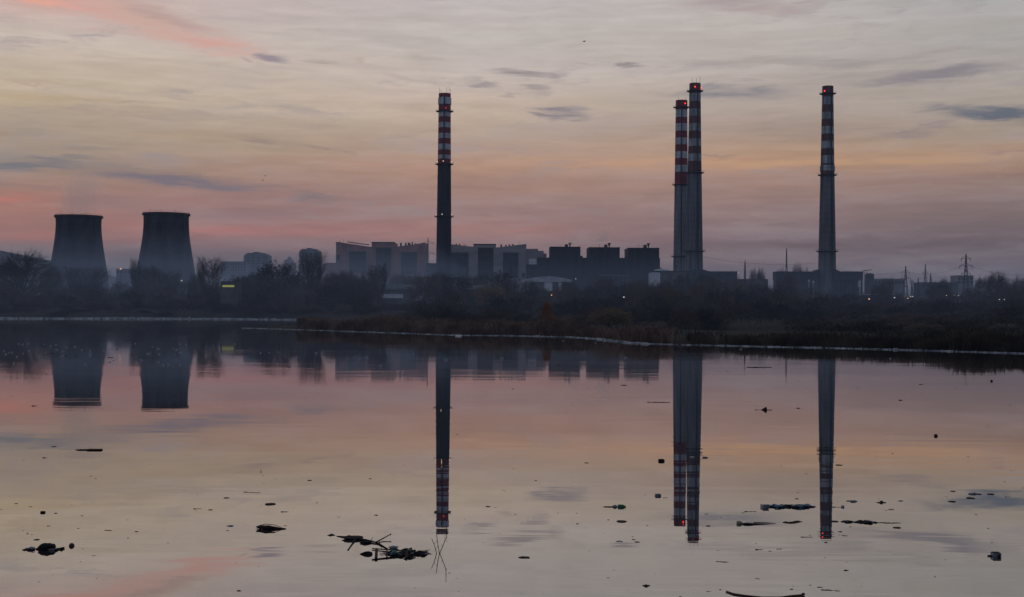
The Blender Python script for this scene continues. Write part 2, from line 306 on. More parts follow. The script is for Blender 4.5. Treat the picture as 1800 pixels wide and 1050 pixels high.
# ------------------------------------------------------------------ mesh helpers
class MB:
    def __init__(s): s.v = []; s.f = []; s.m = []; s.cur = 0
    def add(s, vs, fs):
        o = len(s.v); s.v += [tuple(v) for v in vs]
        for f in fs: s.f.append(tuple(i+o for i in f)); s.m.append(s.cur)
        return s
    def box(s, x0, x1, y0, y1, z0, z1):
        return s.add([(x0,y0,z0),(x1,y0,z0),(x1,y1,z0),(x0,y1,z0),(x0,y0,z1),(x1,y0,z1),(x1,y1,z1),(x0,y1,z1)],
                     [(0,3,2,1),(4,5,6,7),(0,1,5,4),(1,2,6,5),(2,3,7,6),(3,0,4,7)])
    def prism(s, prof, y0, y1):           # prof: (x, z) outline, extruded along y
        n = len(prof)
        return s.add([(x, y0, z) for x, z in prof]+[(x, y1, z) for x, z in prof],
                     [tuple(range(n)), tuple(range(2*n-1, n-1, -1))]+[(i, i+n, (i+1) % n+n, (i+1) % n) for i in range(n)])
    def tube(s, pts, rads, n=4, cap=True):
        pts = [Vector(p) for p in pts]; rings = []; vs = []
        for i, p in enumerate(pts):
            d = (pts[min(i+1, len(pts)-1)]-pts[max(i-1, 0)])
            d = d.normalized() if d.length > 1e-9 else Vector((0, 0, 1))
            a = d.orthogonal().normalized() if i == 0 else (a - d*a.dot(d)).normalized()
            b = d.cross(a)
            for k in range(n):
                t = 2*math.pi*k/n; vs.append(p+(a*math.cos(t)+b*math.sin(t))*rads[i])
        fs = []
        for i in range(len(pts)-1):
            for k in range(n): fs.append((i*n+k, i*n+(k+1) % n, (i+1)*n+(k+1) % n, (i+1)*n+k))
        if cap: fs += [tuple(range(n-1, -1, -1)), tuple((len(pts)-1)*n+k for k in range(n))]
        return s.add(vs, fs)
    def bar(s, a, b, r, n=4): return s.tube([a, b], [r, r], n)
    def lathe(s, prof, n=32, c=(0, 0), mats=None, cap=False):   # prof: (r, z)
        vs = []; fs = []; o = len(s.v)
        for r, z in prof:
            for k in range(n):
                t = 2*math.pi*k/n; vs.append((c[0]+r*math.cos(t), c[1]+r*math.sin(t), z))
        s.v += vs
        for i in range(len(prof)-1):
            for k in range(n):
                s.f.append((o+i*n+k, o+i*n+(k+1) % n, o+(i+1)*n+(k+1) % n, o+(i+1)*n+k)); s.m.append(mats[i] if mats else s.cur)
        if cap:
            s.f.append(tuple(o+(len(prof)-1)*n+k for k in range(n))); s.m.append(mats[-1] if mats else s.cur)
        return s
    def ball(s, c, rx, ry, rz, nu=10, nv=7, jit=0.0, seed=0, rot=0.0):
        rnd = random.Random(seed); vs = []; fs = []; cr, sr = math.cos(rot), math.sin(rot)
        for j in range(nv+1):
            ph = math.pi*j/nv
            for k in range(nu):
                th = 2*math.pi*k/nu; q = 1+jit*(rnd.random()-.5)*2
                x, y, z = rx*q*math.sin(ph)*math.cos(th), ry*q*math.sin(ph)*math.sin(th), rz*q*math.cos(ph)
                vs.append((c[0]+x*cr-y*sr, c[1]+x*sr+y*cr, c[2]+z))
        for j in range(nv):
            for k in range(nu): fs.append((j*nu+k, (j+1)*nu+k, (j+1)*nu+(k+1) % nu, j*nu+(k+1) % nu))
        return s.add(vs, fs)
    def build(s, name, m, parent=None, loc=None, smooth=False):
        me = bpy.data.meshes.new(name); me.from_pydata(s.v, [], s.f); me.validate()
        for q in (m if isinstance(m, (list, tuple)) else [m]): me.materials.append(q)
        if any(s.m) and len(s.m) == len(me.polygons): me.polygons.foreach_set('material_index', s.m)
        if smooth: me.polygons.foreach_set('use_smooth', [True]*len(me.polygons))
        me.update()
        o = bpy.data.objects.new(name, me); C.objects.link(o)
        if parent: o.parent = parent
        if loc is not None: o.location = loc
        return o
def tag(o, label, cat, group=None):
    o['label'] = label; o['category'] = cat
    if group: o['group'] = group
    return o
def thing(name, label, cat, loc, rz=0.0, group=None):
    o = bpy.data.objects.new(name, None); C.objects.link(o); o.empty_display_size = .5
    o.location = loc; o.rotation_euler = (0, 0, rz)
    return tag(o, label, cat, group)
def struct(o, k='structure'): o['kind'] = k; return o

# ------------------------------------------------------------------ terrain and water
shoreL = [(-700, 560), (-300, 560.3), (0, 560.5), (150, 560.7), (300, 561), (450, 562), (560, 563.2), (630, 565), (690, 569)]
shoreB = [(660, 572), (600, 573.5), (540, 574), (490, 575), (445, 576)]
shoreF = [(425, 577.2), (500, 579), (600, 582.5), (700, 586), (800, 589.6), (900, 590.6), (1000, 592.8), (1055, 596.5), (1110, 603.5), (1200, 606.5), (1300, 608.8), (1400, 611), (1500, 613.2), (1600, 616), (1700, 618.8), (1800, 622), (2200, 634), (2900, 650)]
sp = [gp(*p) for p in shoreL+shoreB+shoreF]
poly = [(-3000, 560), (sp[0].x-400, sp[0].y+20)] + [(p.x, p.y) for p in sp] + [(900, 90), (9000, 90), (9000, 9000), (-9000, 9000), (-9000, 700)]
PA = np.array(poly)
def land_dist(x, y):                     # signed distance to the shore, positive on land
    x = np.atleast_1d(np.asarray(x, float)); y = np.atleast_1d(np.asarray(y, float))
    ins = np.zeros(x.shape, bool); dm = np.full(x.shape, 1e9)
    for i in range(len(PA)):
        (x1, y1), (x2, y2) = PA[i], PA[(i+1) % len(PA)]
        c = ((y1 > y) != (y2 > y))
        with np.errstate(divide='ignore', invalid='ignore'):
            ins ^= c & (x < (x2-x1)*(y-y1)/((y2-y1) if y2 != y1 else 1e-9)+x1)
        dx, dy = x2-x1, y2-y1; L = dx*dx+dy*dy+1e-9
        t = np.clip(((x-x1)*dx+(y-y1)*dy)/L, 0, 1)
        dm = np.minimum(dm, np.hypot(x-x1-t*dx, y-y1-t*dy))
    return np.where(ins, dm, -dm)
POND = [(gp(1330, 586.5), 17, 11), (gp(1540, 588), 9, 7)]
def height(x, y):
    x = np.atleast_1d(np.asarray(x, float)); y = np.atleast_1d(np.asarray(y, float))
    d = land_dist(x, y)
    far = np.clip((y-430)/40, 0, 1)*np.clip((60-x)/60, 0, 1)
    z = np.where(d > 0, np.minimum(d, 7)*.10 + np.clip(d-8, 0, 220)*.013, np.maximum(d*.12, -1.6))
    z = z + np.where(d > 0, far*np.clip(d, 0, 22)*.11, 0)
    wob = .35*np.sin(x*.071+1.3)*np.sin(y*.053)+.2*np.sin(x*.19+y*.13)
    z = z + np.where(d > 6, wob*np.clip((d-6)/20, 0, 1), 0)
    for c, a, b in POND:
        q = np.hypot((x-c.x)/a, (y-c.y)/b); z = np.where(q < 1.6, np.minimum(z, -.25+np.clip(q-.75, 0, 2)*1.6), z)
    z = np.where(y < 22, np.maximum(z, np.minimum((21-y)*.30, 4.3)), z)
    return z
def hz(x, y): return float(height(x, y)[0])
def axis(lo, hi, step, out0, out1):
    a = list(np.arange(lo, hi+.1, step)); s = step; v = hi
    while v < out1: s *= 1.35; v += s; a.append(v)
    s = step; v = lo
    while v > out0: s *= 1.35; v -= s; a.insert(0, v)
    return np.array(a)
gx = axis(-240, 240, 4, -7000, 7000); gy = axis(150, 540, 3.2, -400, 9000)
XX, YY = np.meshgrid(gx, gy); ZZ = height(XX.ravel(), YY.ravel())
gm = MB(); gm.v = list(zip(XX.ravel().tolist(), YY.ravel().tolist(), ZZ.tolist()))
nx = len(gx)
gm.f = [(j*nx+i, j*nx+i+1, (j+1)*nx+i+1, (j+1)*nx+i) for j in range(len(gy)-1) for i in range(nx-1)]; gm.m = [0]*len(gm.f)
struct(gm.build('ground', ground_mat(), smooth=True))
wm = MB().add([(-900, -10, 0), (900, -10, 0), (900, 640, 0), (-900, 640, 0)], [(0, 1, 2, 3)])
struct(wm.build('water', water_mat()))
# far low hill on the left
hm = MB(); prof = [(-2500, 0), (-1900, 120), (-1500, 165), (-1150, 150), (-1000, 118), (-900, 95), (-800, 66), (-640, 40), (-420, 18), (-150, 0)]
vs = []
for i, (x, z) in enumerate(prof):
    for k, (yy, q) in enumerate(((2300, 0), (2700, .6), (3100, 1), (3700, .5), (4300, 0))): vs.append((x*1.25, yy, z*q*1.1-1))
hm.add(vs, [(i*5+k, (i+1)*5+k, (i+1)*5+k+1, i*5+k+1) for i in range(len(prof)-1) for k in range(4)])
struct(hm.build('hills', ground_mat(), smooth=True))

# ------------------------------------------------------------------ cooling towers
def cooling_tower(cx, D, prof, rim_y, label):
    xb = X(cx, D, 440); gz = hz(xb, D)-.3
    t = thing('cooling_tower', label, 'cooling tower', (xb, D, gz), group='cooling towers of the power plant')
    s = mpp(D); pr = [(hw*s, Z(cx, py, D)-gz) for py, hw in prof]
    pr = [(pr[0][0]*1.04, 0)] + pr
    # smooth the hyperbolic curve
    zs = np.linspace(0, pr[-1][1], 26); rs = np.interp(zs, [p[1] for p in pr], [p[0] for p in pr])
    for _ in range(3): rs[1:-1] = (rs[:-2]+2*rs[1:-1]+rs[2:])/4
    inner = [(r-.6, z) for r, z in zip(rs[::-1], zs[::-1])]
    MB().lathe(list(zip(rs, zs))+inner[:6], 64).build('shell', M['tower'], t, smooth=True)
    top = zs[-1]; rr = rs[-1]
    MB().lathe([(rr+.05, top-1.6), (rr+1.0, top-1.5), (rr+1.0, top+.15), (rr-.7, top+.2)], 64).build('rim', M['towerrim'], t)
    rl = MB()
    for k in range(48):
        a = 2*math.pi*k/48; rl.bar((rr*math.cos(a), rr*math.sin(a), top), (rr*math.cos(a), rr*math.sin(a), top+1.1), .05, 3)
    rl.lathe([(rr+.06, top+1.0), (rr+.06, top+1.12), (rr-.06, top+1.12), (rr-.06, top+1.0), (rr+.06, top+1.0)], 48)
    rl.build('railing', M['steel'], t)
    st = MB(); a = -math.pi/2+.12*(1 if cx > 200 else -1)
    pts = [((r+.5)*math.cos(a), (r+.5)*math.sin(a), z) for r, z in zip(rs, zs)]
    st.tube(pts, [.45]*len(pts), 4); st.build('ladder', M['duct'], t)
    for dx in (-.25, .02, .3):
        MB().bar((rr*dx*2, -rr*math.sqrt(max(0, 1-4*dx*dx))*.98, top), (rr*dx*2, -rr*math.sqrt(max(0, 1-4*dx*dx))*.98, top+2.6), .12, 4).build('lightning_rod', M['steel'], t)
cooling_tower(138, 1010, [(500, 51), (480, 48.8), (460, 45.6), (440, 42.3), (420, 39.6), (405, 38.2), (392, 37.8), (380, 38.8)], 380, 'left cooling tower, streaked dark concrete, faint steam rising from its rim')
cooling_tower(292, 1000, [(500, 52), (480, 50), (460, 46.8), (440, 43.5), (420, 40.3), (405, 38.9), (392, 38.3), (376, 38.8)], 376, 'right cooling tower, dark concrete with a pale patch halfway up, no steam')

# ------------------------------------------------------------------ chimneys
def chimney(cx, D, bands, body, hw_top, hw_base, base_y, platforms, duct_px, red, white, lamps, rods, label, collar=None):
    xb = X(cx, D, 300); gz = hz(xb, D)-.4; s = mpp(D)
    t = thing('chimney', label, 'chimney', (xb, D, gz), group='tall chimneys of the power plant')
    ztop = Z(cx, bands[0][0], D)-gz; zb = Z(cx, base_y, D)-gz
    def rad(z): 
        q = max(0, min(1, (ztop-z)/(ztop-zb))); return s*(hw_top+(hw_base-hw_top)*(q**1.15))
    prof = []; mats = []
    ys = [b[0] for b in bands]; zs = [Z(cx, y, D)-gz for y in ys]
    mi = {'r': 0, 'w': 1, 'b': 2}
    for i, (z, b) in enumerate(zip(zs, bands)):
        prof.append((rad(z), z)); mats.append(mi[b[1]])
    last = zs[-1]
    for k in range(1, 9):
        z = last*(1-k/8); prof.append((rad(z), z)); mats.append(2)
    mats = mats[:len(prof)-1]
    prof = [(rad(ztop)*.8, ztop-3), (rad(ztop)*.82, ztop+.02)] + prof; mats = [mats[0], mats[0]] + mats
    MB().lathe(prof, 40, mats=mats).build('shaft', [red, white, body], t, smooth=False)
    for py in platforms:
        z = Z(cx, py, D)-gz; r = rad(z); pm = MB()
        pm.lathe([(r+.02, z-.9), (r+2.0, z-.25), (r+2.0, z+.05), (r+.02, z+.05)], 32)
        pm.lathe([(r+2.0, z+1.15), (r+2.08, z+1.2), (r+2.0, z+1.25), (r+1.92, z+1.2), (r+2.0, z+1.15)], 32)
        for k in range(20):
            a = 2*math.pi*k/20; pm.bar(((r+2)*math.cos(a), (r+2)*math.sin(a), z), ((r+2)*math.cos(a), (r+2)*math.sin(a), z+1.2), .06, 3)
        pm.build('platform', M['steel'], t)
    if collar:
        z0, z1 = Z(cx, collar[1], D)-gz, Z(cx, collar[0], D)-gz
        MB().lathe([(rad(z0)+.02, z0-.3), (rad(z0)+.45, z0), (rad(z1)+.45, z1), (rad(z1)+.02, z1+.3)], 40).build('collar', white, t)
    dz0 = ztop-3; u = (duct_px-cx)*s
    dm = MB(); pts = []
    for k in range(14):
        z = dz0*(1-k/13); r = rad(z); uu = u*r/rad(ztop)
        pts.append((uu, -math.sqrt(max(.01, r*r-uu*uu))-.25, z))
    dm.tube(pts, [.62]*len(pts), 4); dm.build('cable_duct', M['duct'], t)
    for (lx, ly, k) in lamps:
        z = Z(cx, ly, D)-gz; r = rad(z)+1.6; uu = max(-r*.999, min(r*.999, (lx-cx)*s))
        p = (uu, -math.sqrt(max(.0, r*r-uu*uu))-.2, z)
        rl_ = .50 if k == 'red' else (.45 if k == 'reddim' else .34); lm = MB().ball(p, rl_, rl_, rl_*1.25, 8, 6); lm.build('warning_light', M['lamp'+k], t)
    for (rx, ry) in rods:
        uu = (rx-cx)*s; r = rad(ztop)*.96; yy = -math.sqrt(max(.0, r*r-uu*uu)) if abs(uu) < r else 0
        MB().bar((uu, yy, ztop-1), (uu, yy, Z(cx, ry, D)-gz), .13, 4).build('lightning_rod', M['steel'], t)
    return t
chimney(781, 988, [(165,'r'),(172,'w'),(184,'r'),(197,'w'),(206,'r'),(216,'w'),(225,'r'),(235,'w'),(244,'r'),(254,'w'),(264,'r'),(273,'w'),(280,'r'),(289,'b')],
        M['chimdark'], 10.6, 13.6, 470, [196, 289, 381], 781, M['red'], M['white'],
        [(784,192,'reddim'),(780,285,'white'),(769,286,'white'),(793.5,286,'white'),(778.5,378,'white'),(767,378,'white'),(795,378,'white')],
        [(772,155),(775,159),(785,154),(789,153),(791,157)], 'chimney with a dark lower shaft and red and white bands beside the pink boiler hall', (173, 184))
chimney(1197.5, 1050, [(177,'r'),(194,'w'),(207,'r'),(218,'w'),(231,'r'),(243,'w'),(255,'r'),(267,'w'),(279,'r'),(291,'w'),(303,'r'),(325,'b')],
        M['chimgrey'], 10.2, 13.2, 470, [189, 325, 451], 1196.5, M['red'], M['white'],
        [(1202,184,'red')], [(1191,172),(1204,172)], 'shorter left chimney of the close pair, with bright red and white bands')
chimney(1221, 985, [(147,'r'),(165,'w'),(179,'r'),(192,'w'),(205,'r'),(218,'w'),(231,'r'),(245,'w'),(258,'r'),(271,'w'),(284,'r'),(303,'b')],
        M['chimgrey2'], 9.8, 15.4, 472, [160.5, 304, 441.5], 1224, M['brown'], M['whitegrime'],
        [(1219,155,'red'),(1231,157,'red')], [(1215,138),(1222,139),(1229,136)], 'taller right chimney of the close pair, with faded brown and grey bands')
chimney(1454.5, 960, [(152,'r'),(171,'w'),(185,'r'),(198,'w'),(210,'r'),(223,'w'),(236,'r'),(249,'w'),(262,'r'),(274,'w'),(288,'r'),(308,'b')],
        M['chimgrey2'], 9.6, 15.4, 472, [165, 308, 442], 1458, M['brown'], M['whitegrime'],
        [(1446.2,162,'red')], [], 'lone chimney at the right with faded bands above the flue house on columns', (292, 301))

# ------------------------------------------------------------------ buildings
class Bld:
    def __init__(s, name, label, cx, D, gz=None, cat='building', group=None):
        s.D = D; s.x0 = X(cx, D); s.gz = hz(s.x0, D)-.3 if gz is None else gz
        s.cx = cx; s.t = thing(name, label, cat, (s.x0, D, s.gz), group=group)
    def x(s, px, d=0): return X(px, s.D)-s.x0
    def z(s, px, py): return Z(px, py, s.D)-s.gz
    def outline(s, part, pts, m, dy0=0.0, dy1=30.0, parent=None):
        return MB().prism([(s.x(px), max(0.0, s.z(px, py))) for px, py in pts], dy0, dy1).build(part, m, parent or s.t)
    def block(s, part, x0, x1, yt, yb, m, dy0=0.0, dy1=30.0, parent=None):
        c = (x0+x1)/2; zb = 0.0 if yb is None else max(0.0, s.z(c, yb))
        return MB().box(s.x(x0), s.x(x1), dy0, dy1, zb, s.z(c, yt)).build(part, m, parent or s.t)
    def louvre(s, x0, x1, yt, yb, m, rows):
        p = s.block('louvre_panel', x0, x1, yt, yb, m, -.35, .2)
        c = (x0+x1)/2; z0, z1 = s.z(c, yb), s.z(c, yt); mb = MB()
        for k in range(rows):
            z = z0+(z1-z0)*(k+.5)/rows; mb.box(s.x(x0)+.3, s.x(x1)-.3, -.75, -.352, z-.22, z+.22)
        mb.box(s.x(x0)-.3, s.x(x1)+.3, -.9, -.352, z1-.25, z1+.5)
        mb.build('slats', M['slat'], p); return p
    def stack(s, px, yt, yb, w, dy=8, funnel=False):
        x = s.x(px); r = w/2*mpp(s.D); z0, z1 = s.z(px, yb)-1.5, s.z(px, yt)
        mb = MB()
        if funnel: mb.lathe([(r*.45, z0), (r*.45, (z0+z1)/2), (r*1.3, z1-.3), (r*1.3, z1), (r*.9, z1)], 12, (x, dy))
        else: mb.lathe([(r, z0), (r, z1-.6), (r*1.25, z1-.5), (r*1.25, z1), (r*.8, z1)], 10, (x, dy))
        return mb.build('roof_funnel' if funnel else 'roof_vent', M['steel'], s.t)
    def mast(s, px, yt, yb, dy=6):
        return MB().bar((s.x(px), dy, s.z(px, yb)-1), (s.x(px), dy, s.z(px, yt)), .14, 4).build('roof_mast', M['steel'], s.t)

b = Bld('boiler_hall', 'pink boiler hall with a stepped butterfly roof left of the tallest chimney', 668, 1075)
b.outline('wall', [(598,540),(598,426.5),(653,434.5),(653,426),(692.5,426),(692.5,434.5),(747.5,427),(747.5,540)], M['pinkwall'], 0, 34)
b.block('side_wall', 590, 597.9, 427, None, M['pinkside'], .5, 33)
MB().box(b.x(589.6), b.x(598.2), 0, 33.5, b.z(594, 427)+.01, b.z(594, 425.8)).build('parapet', M['roofdark'], b.t)
b.block('window', 592.5, 596.5, 448, 458, M['window'], .1, .6)
b.block('parapet', 652.6, 693, 425.6, 427.3, M['roofdark'], -.3, 10)
b.louvre(614, 643, 443, 480, M['louvre'], 9); b.louvre(661, 687.5, 436.5, 486, M['louvre'], 14); b.louvre(705, 733, 444.5, 482, M['glassblue'], 9)
pm = MB()
for i in range(12):
    px = 609+i*3.1; pm.bar((b.x(px), 6, b.z(px, 430)), (b.x(px), 6, b.z(px, 424.4+i*.55)), .16, 3)
pm.bar((b.x(609), 6, b.z(609, 424.6)), (b.x(647), 6, b.z(647, 430.2)), .5, 4)
pm.build('roof_pipe', M['steel'], b.t)
for px, yt, w in ((703, 426.5, 3.2), (711.5, 426.5, 2.8), (716.5, 426, 3), (719, 427, 2.2), (723, 425, 2.2), (729, 427, 2)): b.stack(px, yt, 432, w)
for px, yt in ((595, 421.5), (601.5, 420), (735, 425)): b.mast(px, yt, 428)
b.block('annex', 573, 589.9, 462, None, M['pinkwall'], 4, 26); b.block('annex_wall', 566, 572.9, 463.5, None, M['pinkside'], 6, 24)
b.block('connecting_bridge', 747.6, 768, 462.5, None, M['louvre'], 6, 24)

b = Bld('boiler_hall', 'grey clad boiler hall with dark louvre bays right of the tallest chimney', 860, 1085)
b.outline('wall', [(770,540),(770,428),(795,430),(832,434),(832,429.5),(871,429.5),(871,435.5),(925,429),(925,540)], M['greywall'], 0, 34)
b.block('parapet', 831.6, 871.4, 428.9, 430.4, M['roofdark'], -.3, 10)
b.louvre(793, 823.5, 445, 492, M['glassblue'], 10); b.louvre(840, 867, 436.5, 494, M['louvre'], 16); b.louvre(884, 911, 445.5, 488, M['glassblue'], 10)
for px, yt, w in ((801, 428, 2.4), (807, 428.3, 2.4), (817, 429.5, 1.6), (880.5, 429.5, 3), (889, 430, 2.4), (895, 429, 2.4), (901, 428.6, 2.6)): b.stack(px, yt, 434, w)
b.mast(814, 427, 433); b.mast(912, 423.5, 431)
b.block('annex', 925.1, 946, 437, None, M['greywall'], 6, 30); b.block('annex', 946.1, 956, 440.5, None, M['greywall'], 8, 30); b.block('annex', 956.1, 961, 445, None, M['aptwall'], 10, 30)
b.block('door', 917.5, 923, 480, 488, M['window'], -.4, .3)

b = Bld('dark_boiler_house', 'dark blue boiler house with three square roof blocks in a row', 1063, 1035)
b.block('base', 944, 1160, 453.5, None, M['darkwall'], 0, 40)
for x0, x1, yt in ((967, 1020, 434), (1035, 1089, 435), (1104, 1158.3, 436)):
    k = b.block('block', x0, x1, yt+.9, None, M['darkwall'], -1.2, 34)
    b.block('parapet', x0-.4, x1+.4, yt, yt+1, M['roofdark'], -1.6, 34.5, k)
for px, fx, yt in ((996, 1002.3, 428), (1066, 1072, 428.5), (1135.5, 1141.5, 429)):
    b.block('roof_vent', px-2.6, px+2.6, yt+1, yt+8, M['steel'], 6, 12)
    b.stack(fx, yt-2, yt+6, 4.4, 9, True)
for px, yt in ((985, 430), (1054, 428), (1123, 430), (1088, 433), (1157, 434), (1018, 432), (1030, 451), (1095, 450)): b.mast(px, yt, 438 if yt < 440 else 455)
b.block('annex', 925, 943.9, 465, None, M['darkwall'], 2, 20); b.block('annex_wall', 930, 943.9, 455, 464.9, M['white2'], 3, 18); b.block('side_step', 1160.1, 1164, 471, None, M['darkwall'], 4, 30)
b.block('stair_tower', 1020.2, 1024, 450, None, M['darkwall'], -.8, 8)
mb = MB(); mb.bar((b.x(1052), -6, b.z(1052, 484.5)), (b.x(1104), -6, b.z(1104, 485)), .45, 6)
for k in range(7): px = 1054+k*8; mb.bar((b.x(px), -6, 0), (b.x(px), -6, b.z(px, 485)), .2, 4)
mb.build('pipe_rack', M['galv'], b.t)

b = Bld('arched_hall', 'low pale hall with a shallow arched white roof below the dark boiler house', 962, 820, cat='hall')
arc = [(918 + 88*i/12, 494.8 - 8.6*math.sin(math.pi*(.12+.76*i/12))**1.2) for i in range(13)]
b.outline('roof', [(918, 496)]+arc+[(1006, 496)], M['palehall'], -1, 24)
b.block('wall', 919, 1005, 496.1, None, M['concrete'], 0, 23)
for x0, x1 in ((920, 931), (957, 971), (982, 987)): b.block('white_panel', x0, x1, 496.6, 512, M['white2'], -.3, .2)
b = Bld('flue_house', 'long low concrete shed under the close pair of chimneys', 1215, 960, cat='shed')
b.block('pale_wall', 1145, 1160, 479.5, None, M['white2'], -1, 20)
b.block('wall', 1160.1, 1212, 477.6, None, M['concrete'], 0, 20)
b.block('roof_edge', 1143, 1212, 476.3, 477.7, M['roofdark'], -1.4, 21)
b.outline('flue', [(1212.2, 540),(1212.2,474),(1233,473),(1240,475.5),(1250,478),(1295,478.4),(1295,540)], M['darkwall'], -2, 20)
b.block('roof_edge', 1250, 1295.6, 477.3, 478.3, M['roofdark'], -2.4, 20.5)
mb = MB(); mb.ball((b.x(1174), 40, b.z(1174, 480)), 9, 9, 4.4, 20, 10); mb.build('dome_roof', M['palehall'], b.t, smooth=True)
b = Bld('flue_house', 'long low flue house on columns around the foot of the right chimney', 1441, 950, cat='shed')
b.outline('beam', [(1365,492),(1365,479),(1427,478.6),(1437,475),(1440,473.5),(1440,492)], M['darkwall'], 0, 14)
b.outline('beam', [(1466,492),(1466,472.5),(1470,474),(1479,478.2),(1517,478.6),(1517,492)], M['darkwall'], 0, 14)
b.block('wall', 1365, 1440, 492.1, None, M['darkwall'], 2, 12); b.block('roof_edge', 1365, 1426, 477.6, 478.9, M['roofdark'], -.4, 14.4); b.block('roof_edge', 1480, 1517.4, 477.4, 478.5, M['roofdark'], -.4, 14.4)
b.block('dark_backing', 1466, 1517, 492.1, None, M['darkwall'], 9, 12)  # dark sheet added behind the columns for the shade in their gaps
for px in (1470, 1479, 1490, 1497, 1503, 1516): b.block('column', px-1.1, px+1.1, 492.1, None, M['chimdark'], 1, 4)
b.block('white_panel', 1509.5, 1514, 494, 505, M['white2'], 1, 2)
for px, yt in ((1419.5, 492.5), (1427.5, 494.5)):
    mb = MB(); x = b.x(px); mb.ball((x, -4, b.z(px, yt+2.2)), 1.0, 1.0, 1.3, 12, 8); mb.bar((x, -4, 0), (x, -4, b.z(px, yt+3)), .22, 6); mb.build('vent_tank', M['palehall'], b.t, smooth=True)

def slab(name, label, x0, x1, yt, D, m, depth=20, cat='building', rows=0, cols=0, yb=None, roof=None, group=None, gz=None):
    b = Bld(name, label, (x0+x1)/2, D, gz=gz, cat=cat, group=group)
    b.block('wall', x0, x1, yt, None, m, 0, depth)
    b.block('roof', x0-.5, x1+.5, yt-1.0, yt-.05, roof or M['roofdark'], -.5, depth+.5)
    if rows:
        yb = yb or yt+rows*5
        for r in range(rows):
            for c in range(cols):
                wx = x0+(x1-x0)*(c+.5)/cols; wy = yt+1.5+(yb-yt-1.5)*(r+.45)/rows; ww = (x1-x0)/cols*.3; wh = (yb-yt)/rows*.28
                b.block('window', wx-ww, wx+ww, wy-wh, wy+wh, M['window'], -.12, .2)
    return b
b = slab('workshop', 'low workshop with a greenish roof and a row of windows below the pink boiler hall', 667, 727, 508, 640, M['concrete'], 14, rows=1, cols=12, yb=515, roof=M['greenroof'])
b.outline('roof', [(668, 507.9), (672, 500.5), (726, 500.5), (728, 507.9)], M['greenroof'], -.6, 14)
b = slab('workshop', 'low shed with a pale sloping roof right of the tallest chimney', 812, 858, 508.5, 650, M['concrete'], 14, rows=1, cols=6, yb=514, roof=M['greenroof'])
b.outline('roof', [(810, 508), (815, 501.5), (858, 501.5), (860, 508)], M['greenroof'], -.6, 12)
# white trailer
b = Bld('trailer', 'long white box trailer parked in front of the low workshop', 686, 625, cat='trailer')
b.block('box_body', 664, 708, 517.2, 524.2, M['white2'], 0, 2.5)
b.block('cab', 664, 671, 524.4, 526.5, M['greyplastic'], .2, 2.2)
for px in (669, 675, 698, 702):
    mb = MB().lathe([(.01, 0), (.5, 0), (.5, .3), (.01, .3)], 14)
    for i, v in enumerate(mb.v): mb.v[i] = (v[0]+b.x(px), v[2], v[1]+.52)
    mb.build('wheel', M['black'], b.t)
# city behind
def tower_block(cx, hw, yt, D, label):
    b = Bld('apartment_tower', label, cx, D, group='apartment towers behind the trees')
    b.outline('wall', [(cx-hw, 560), (cx-hw, yt+6.5), (cx-hw*.70, yt+1.8), (cx+hw*.62, yt+1.8), (cx+hw, yt+6), (cx+hw, 560)], M['aptwall'], 0, 22)
    b.block('lift_housing', cx-hw*.3, cx+hw*.15, yt, yt+1.6, M['aptdark'], 4, 14)
    for k in range(8):
        y0 = yt+9+k*5
        for q in (-.72, -.3, .12, .58): b.block('balcony', cx+hw*q, cx+hw*(q+.22), y0, y0+2.2, M['aptdark'], -1, .1)
    b.mast(cx+hw*.3, yt-2.5, yt+2)
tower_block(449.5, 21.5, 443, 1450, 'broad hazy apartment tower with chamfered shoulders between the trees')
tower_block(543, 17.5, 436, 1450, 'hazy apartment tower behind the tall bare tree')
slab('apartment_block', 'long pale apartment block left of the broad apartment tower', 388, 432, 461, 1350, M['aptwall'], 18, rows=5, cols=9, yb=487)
b = Bld('church', 'small hazy building with a pointed pyramid roof between the two apartment towers', 508, 1500)
b.block('wall', 500, 517, 462, None, M['aptwall'], 0, 12); b.outline('roof', [(499.5, 461.9), (508, 450.5), (517.5, 461.9)], M['palehall'], 0, 12)
slab('shop', 'low building with a lit yellow window strip left of the dense trees', 388, 414, 496, 528, M['concrete'], 12)
bs = Bld('lit_sign', 'glowing yellow green light box on the low building', 402, 525, cat='sign'); bs.block('light_box', 392, 412, 501.5, 505, M['lampyellow'], -1, -.2); bs.block('frame', 391.5, 412.5, 501, 505.5, M['steel'], -.19, 0)
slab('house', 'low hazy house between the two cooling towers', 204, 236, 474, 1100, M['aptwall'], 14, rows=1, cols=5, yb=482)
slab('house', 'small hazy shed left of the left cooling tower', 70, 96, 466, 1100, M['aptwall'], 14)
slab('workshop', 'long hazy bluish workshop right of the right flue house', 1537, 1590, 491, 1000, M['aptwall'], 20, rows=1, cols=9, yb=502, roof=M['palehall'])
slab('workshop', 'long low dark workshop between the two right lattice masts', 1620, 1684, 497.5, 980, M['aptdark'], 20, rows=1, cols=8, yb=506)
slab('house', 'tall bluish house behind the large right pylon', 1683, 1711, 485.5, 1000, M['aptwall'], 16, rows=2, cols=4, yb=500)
b = Bld('steel_tank', 'upright tank with a steel loading frame beside the right flue house', 1527, 930, cat='tank')
MB().lathe([(3.4, 0), (3.4, b.z(1527, 483)), (2.6, b.z(1527, 481)), (.05, b.z(1527, 480))], 20, (b.x(1531), 4)).build('shell', M['aptdark'], b.t)
mb = MB()
for px in (1519, 1524): mb.bar((b.x(px), 0, 0), (b.x(px), 0, b.z(px, 475.5)), .25, 4)
mb.bar((b.x(1517), 0, b.z(1517, 476)), (b.x(1532), 0, b.z(1532, 474.5)), .35, 4)
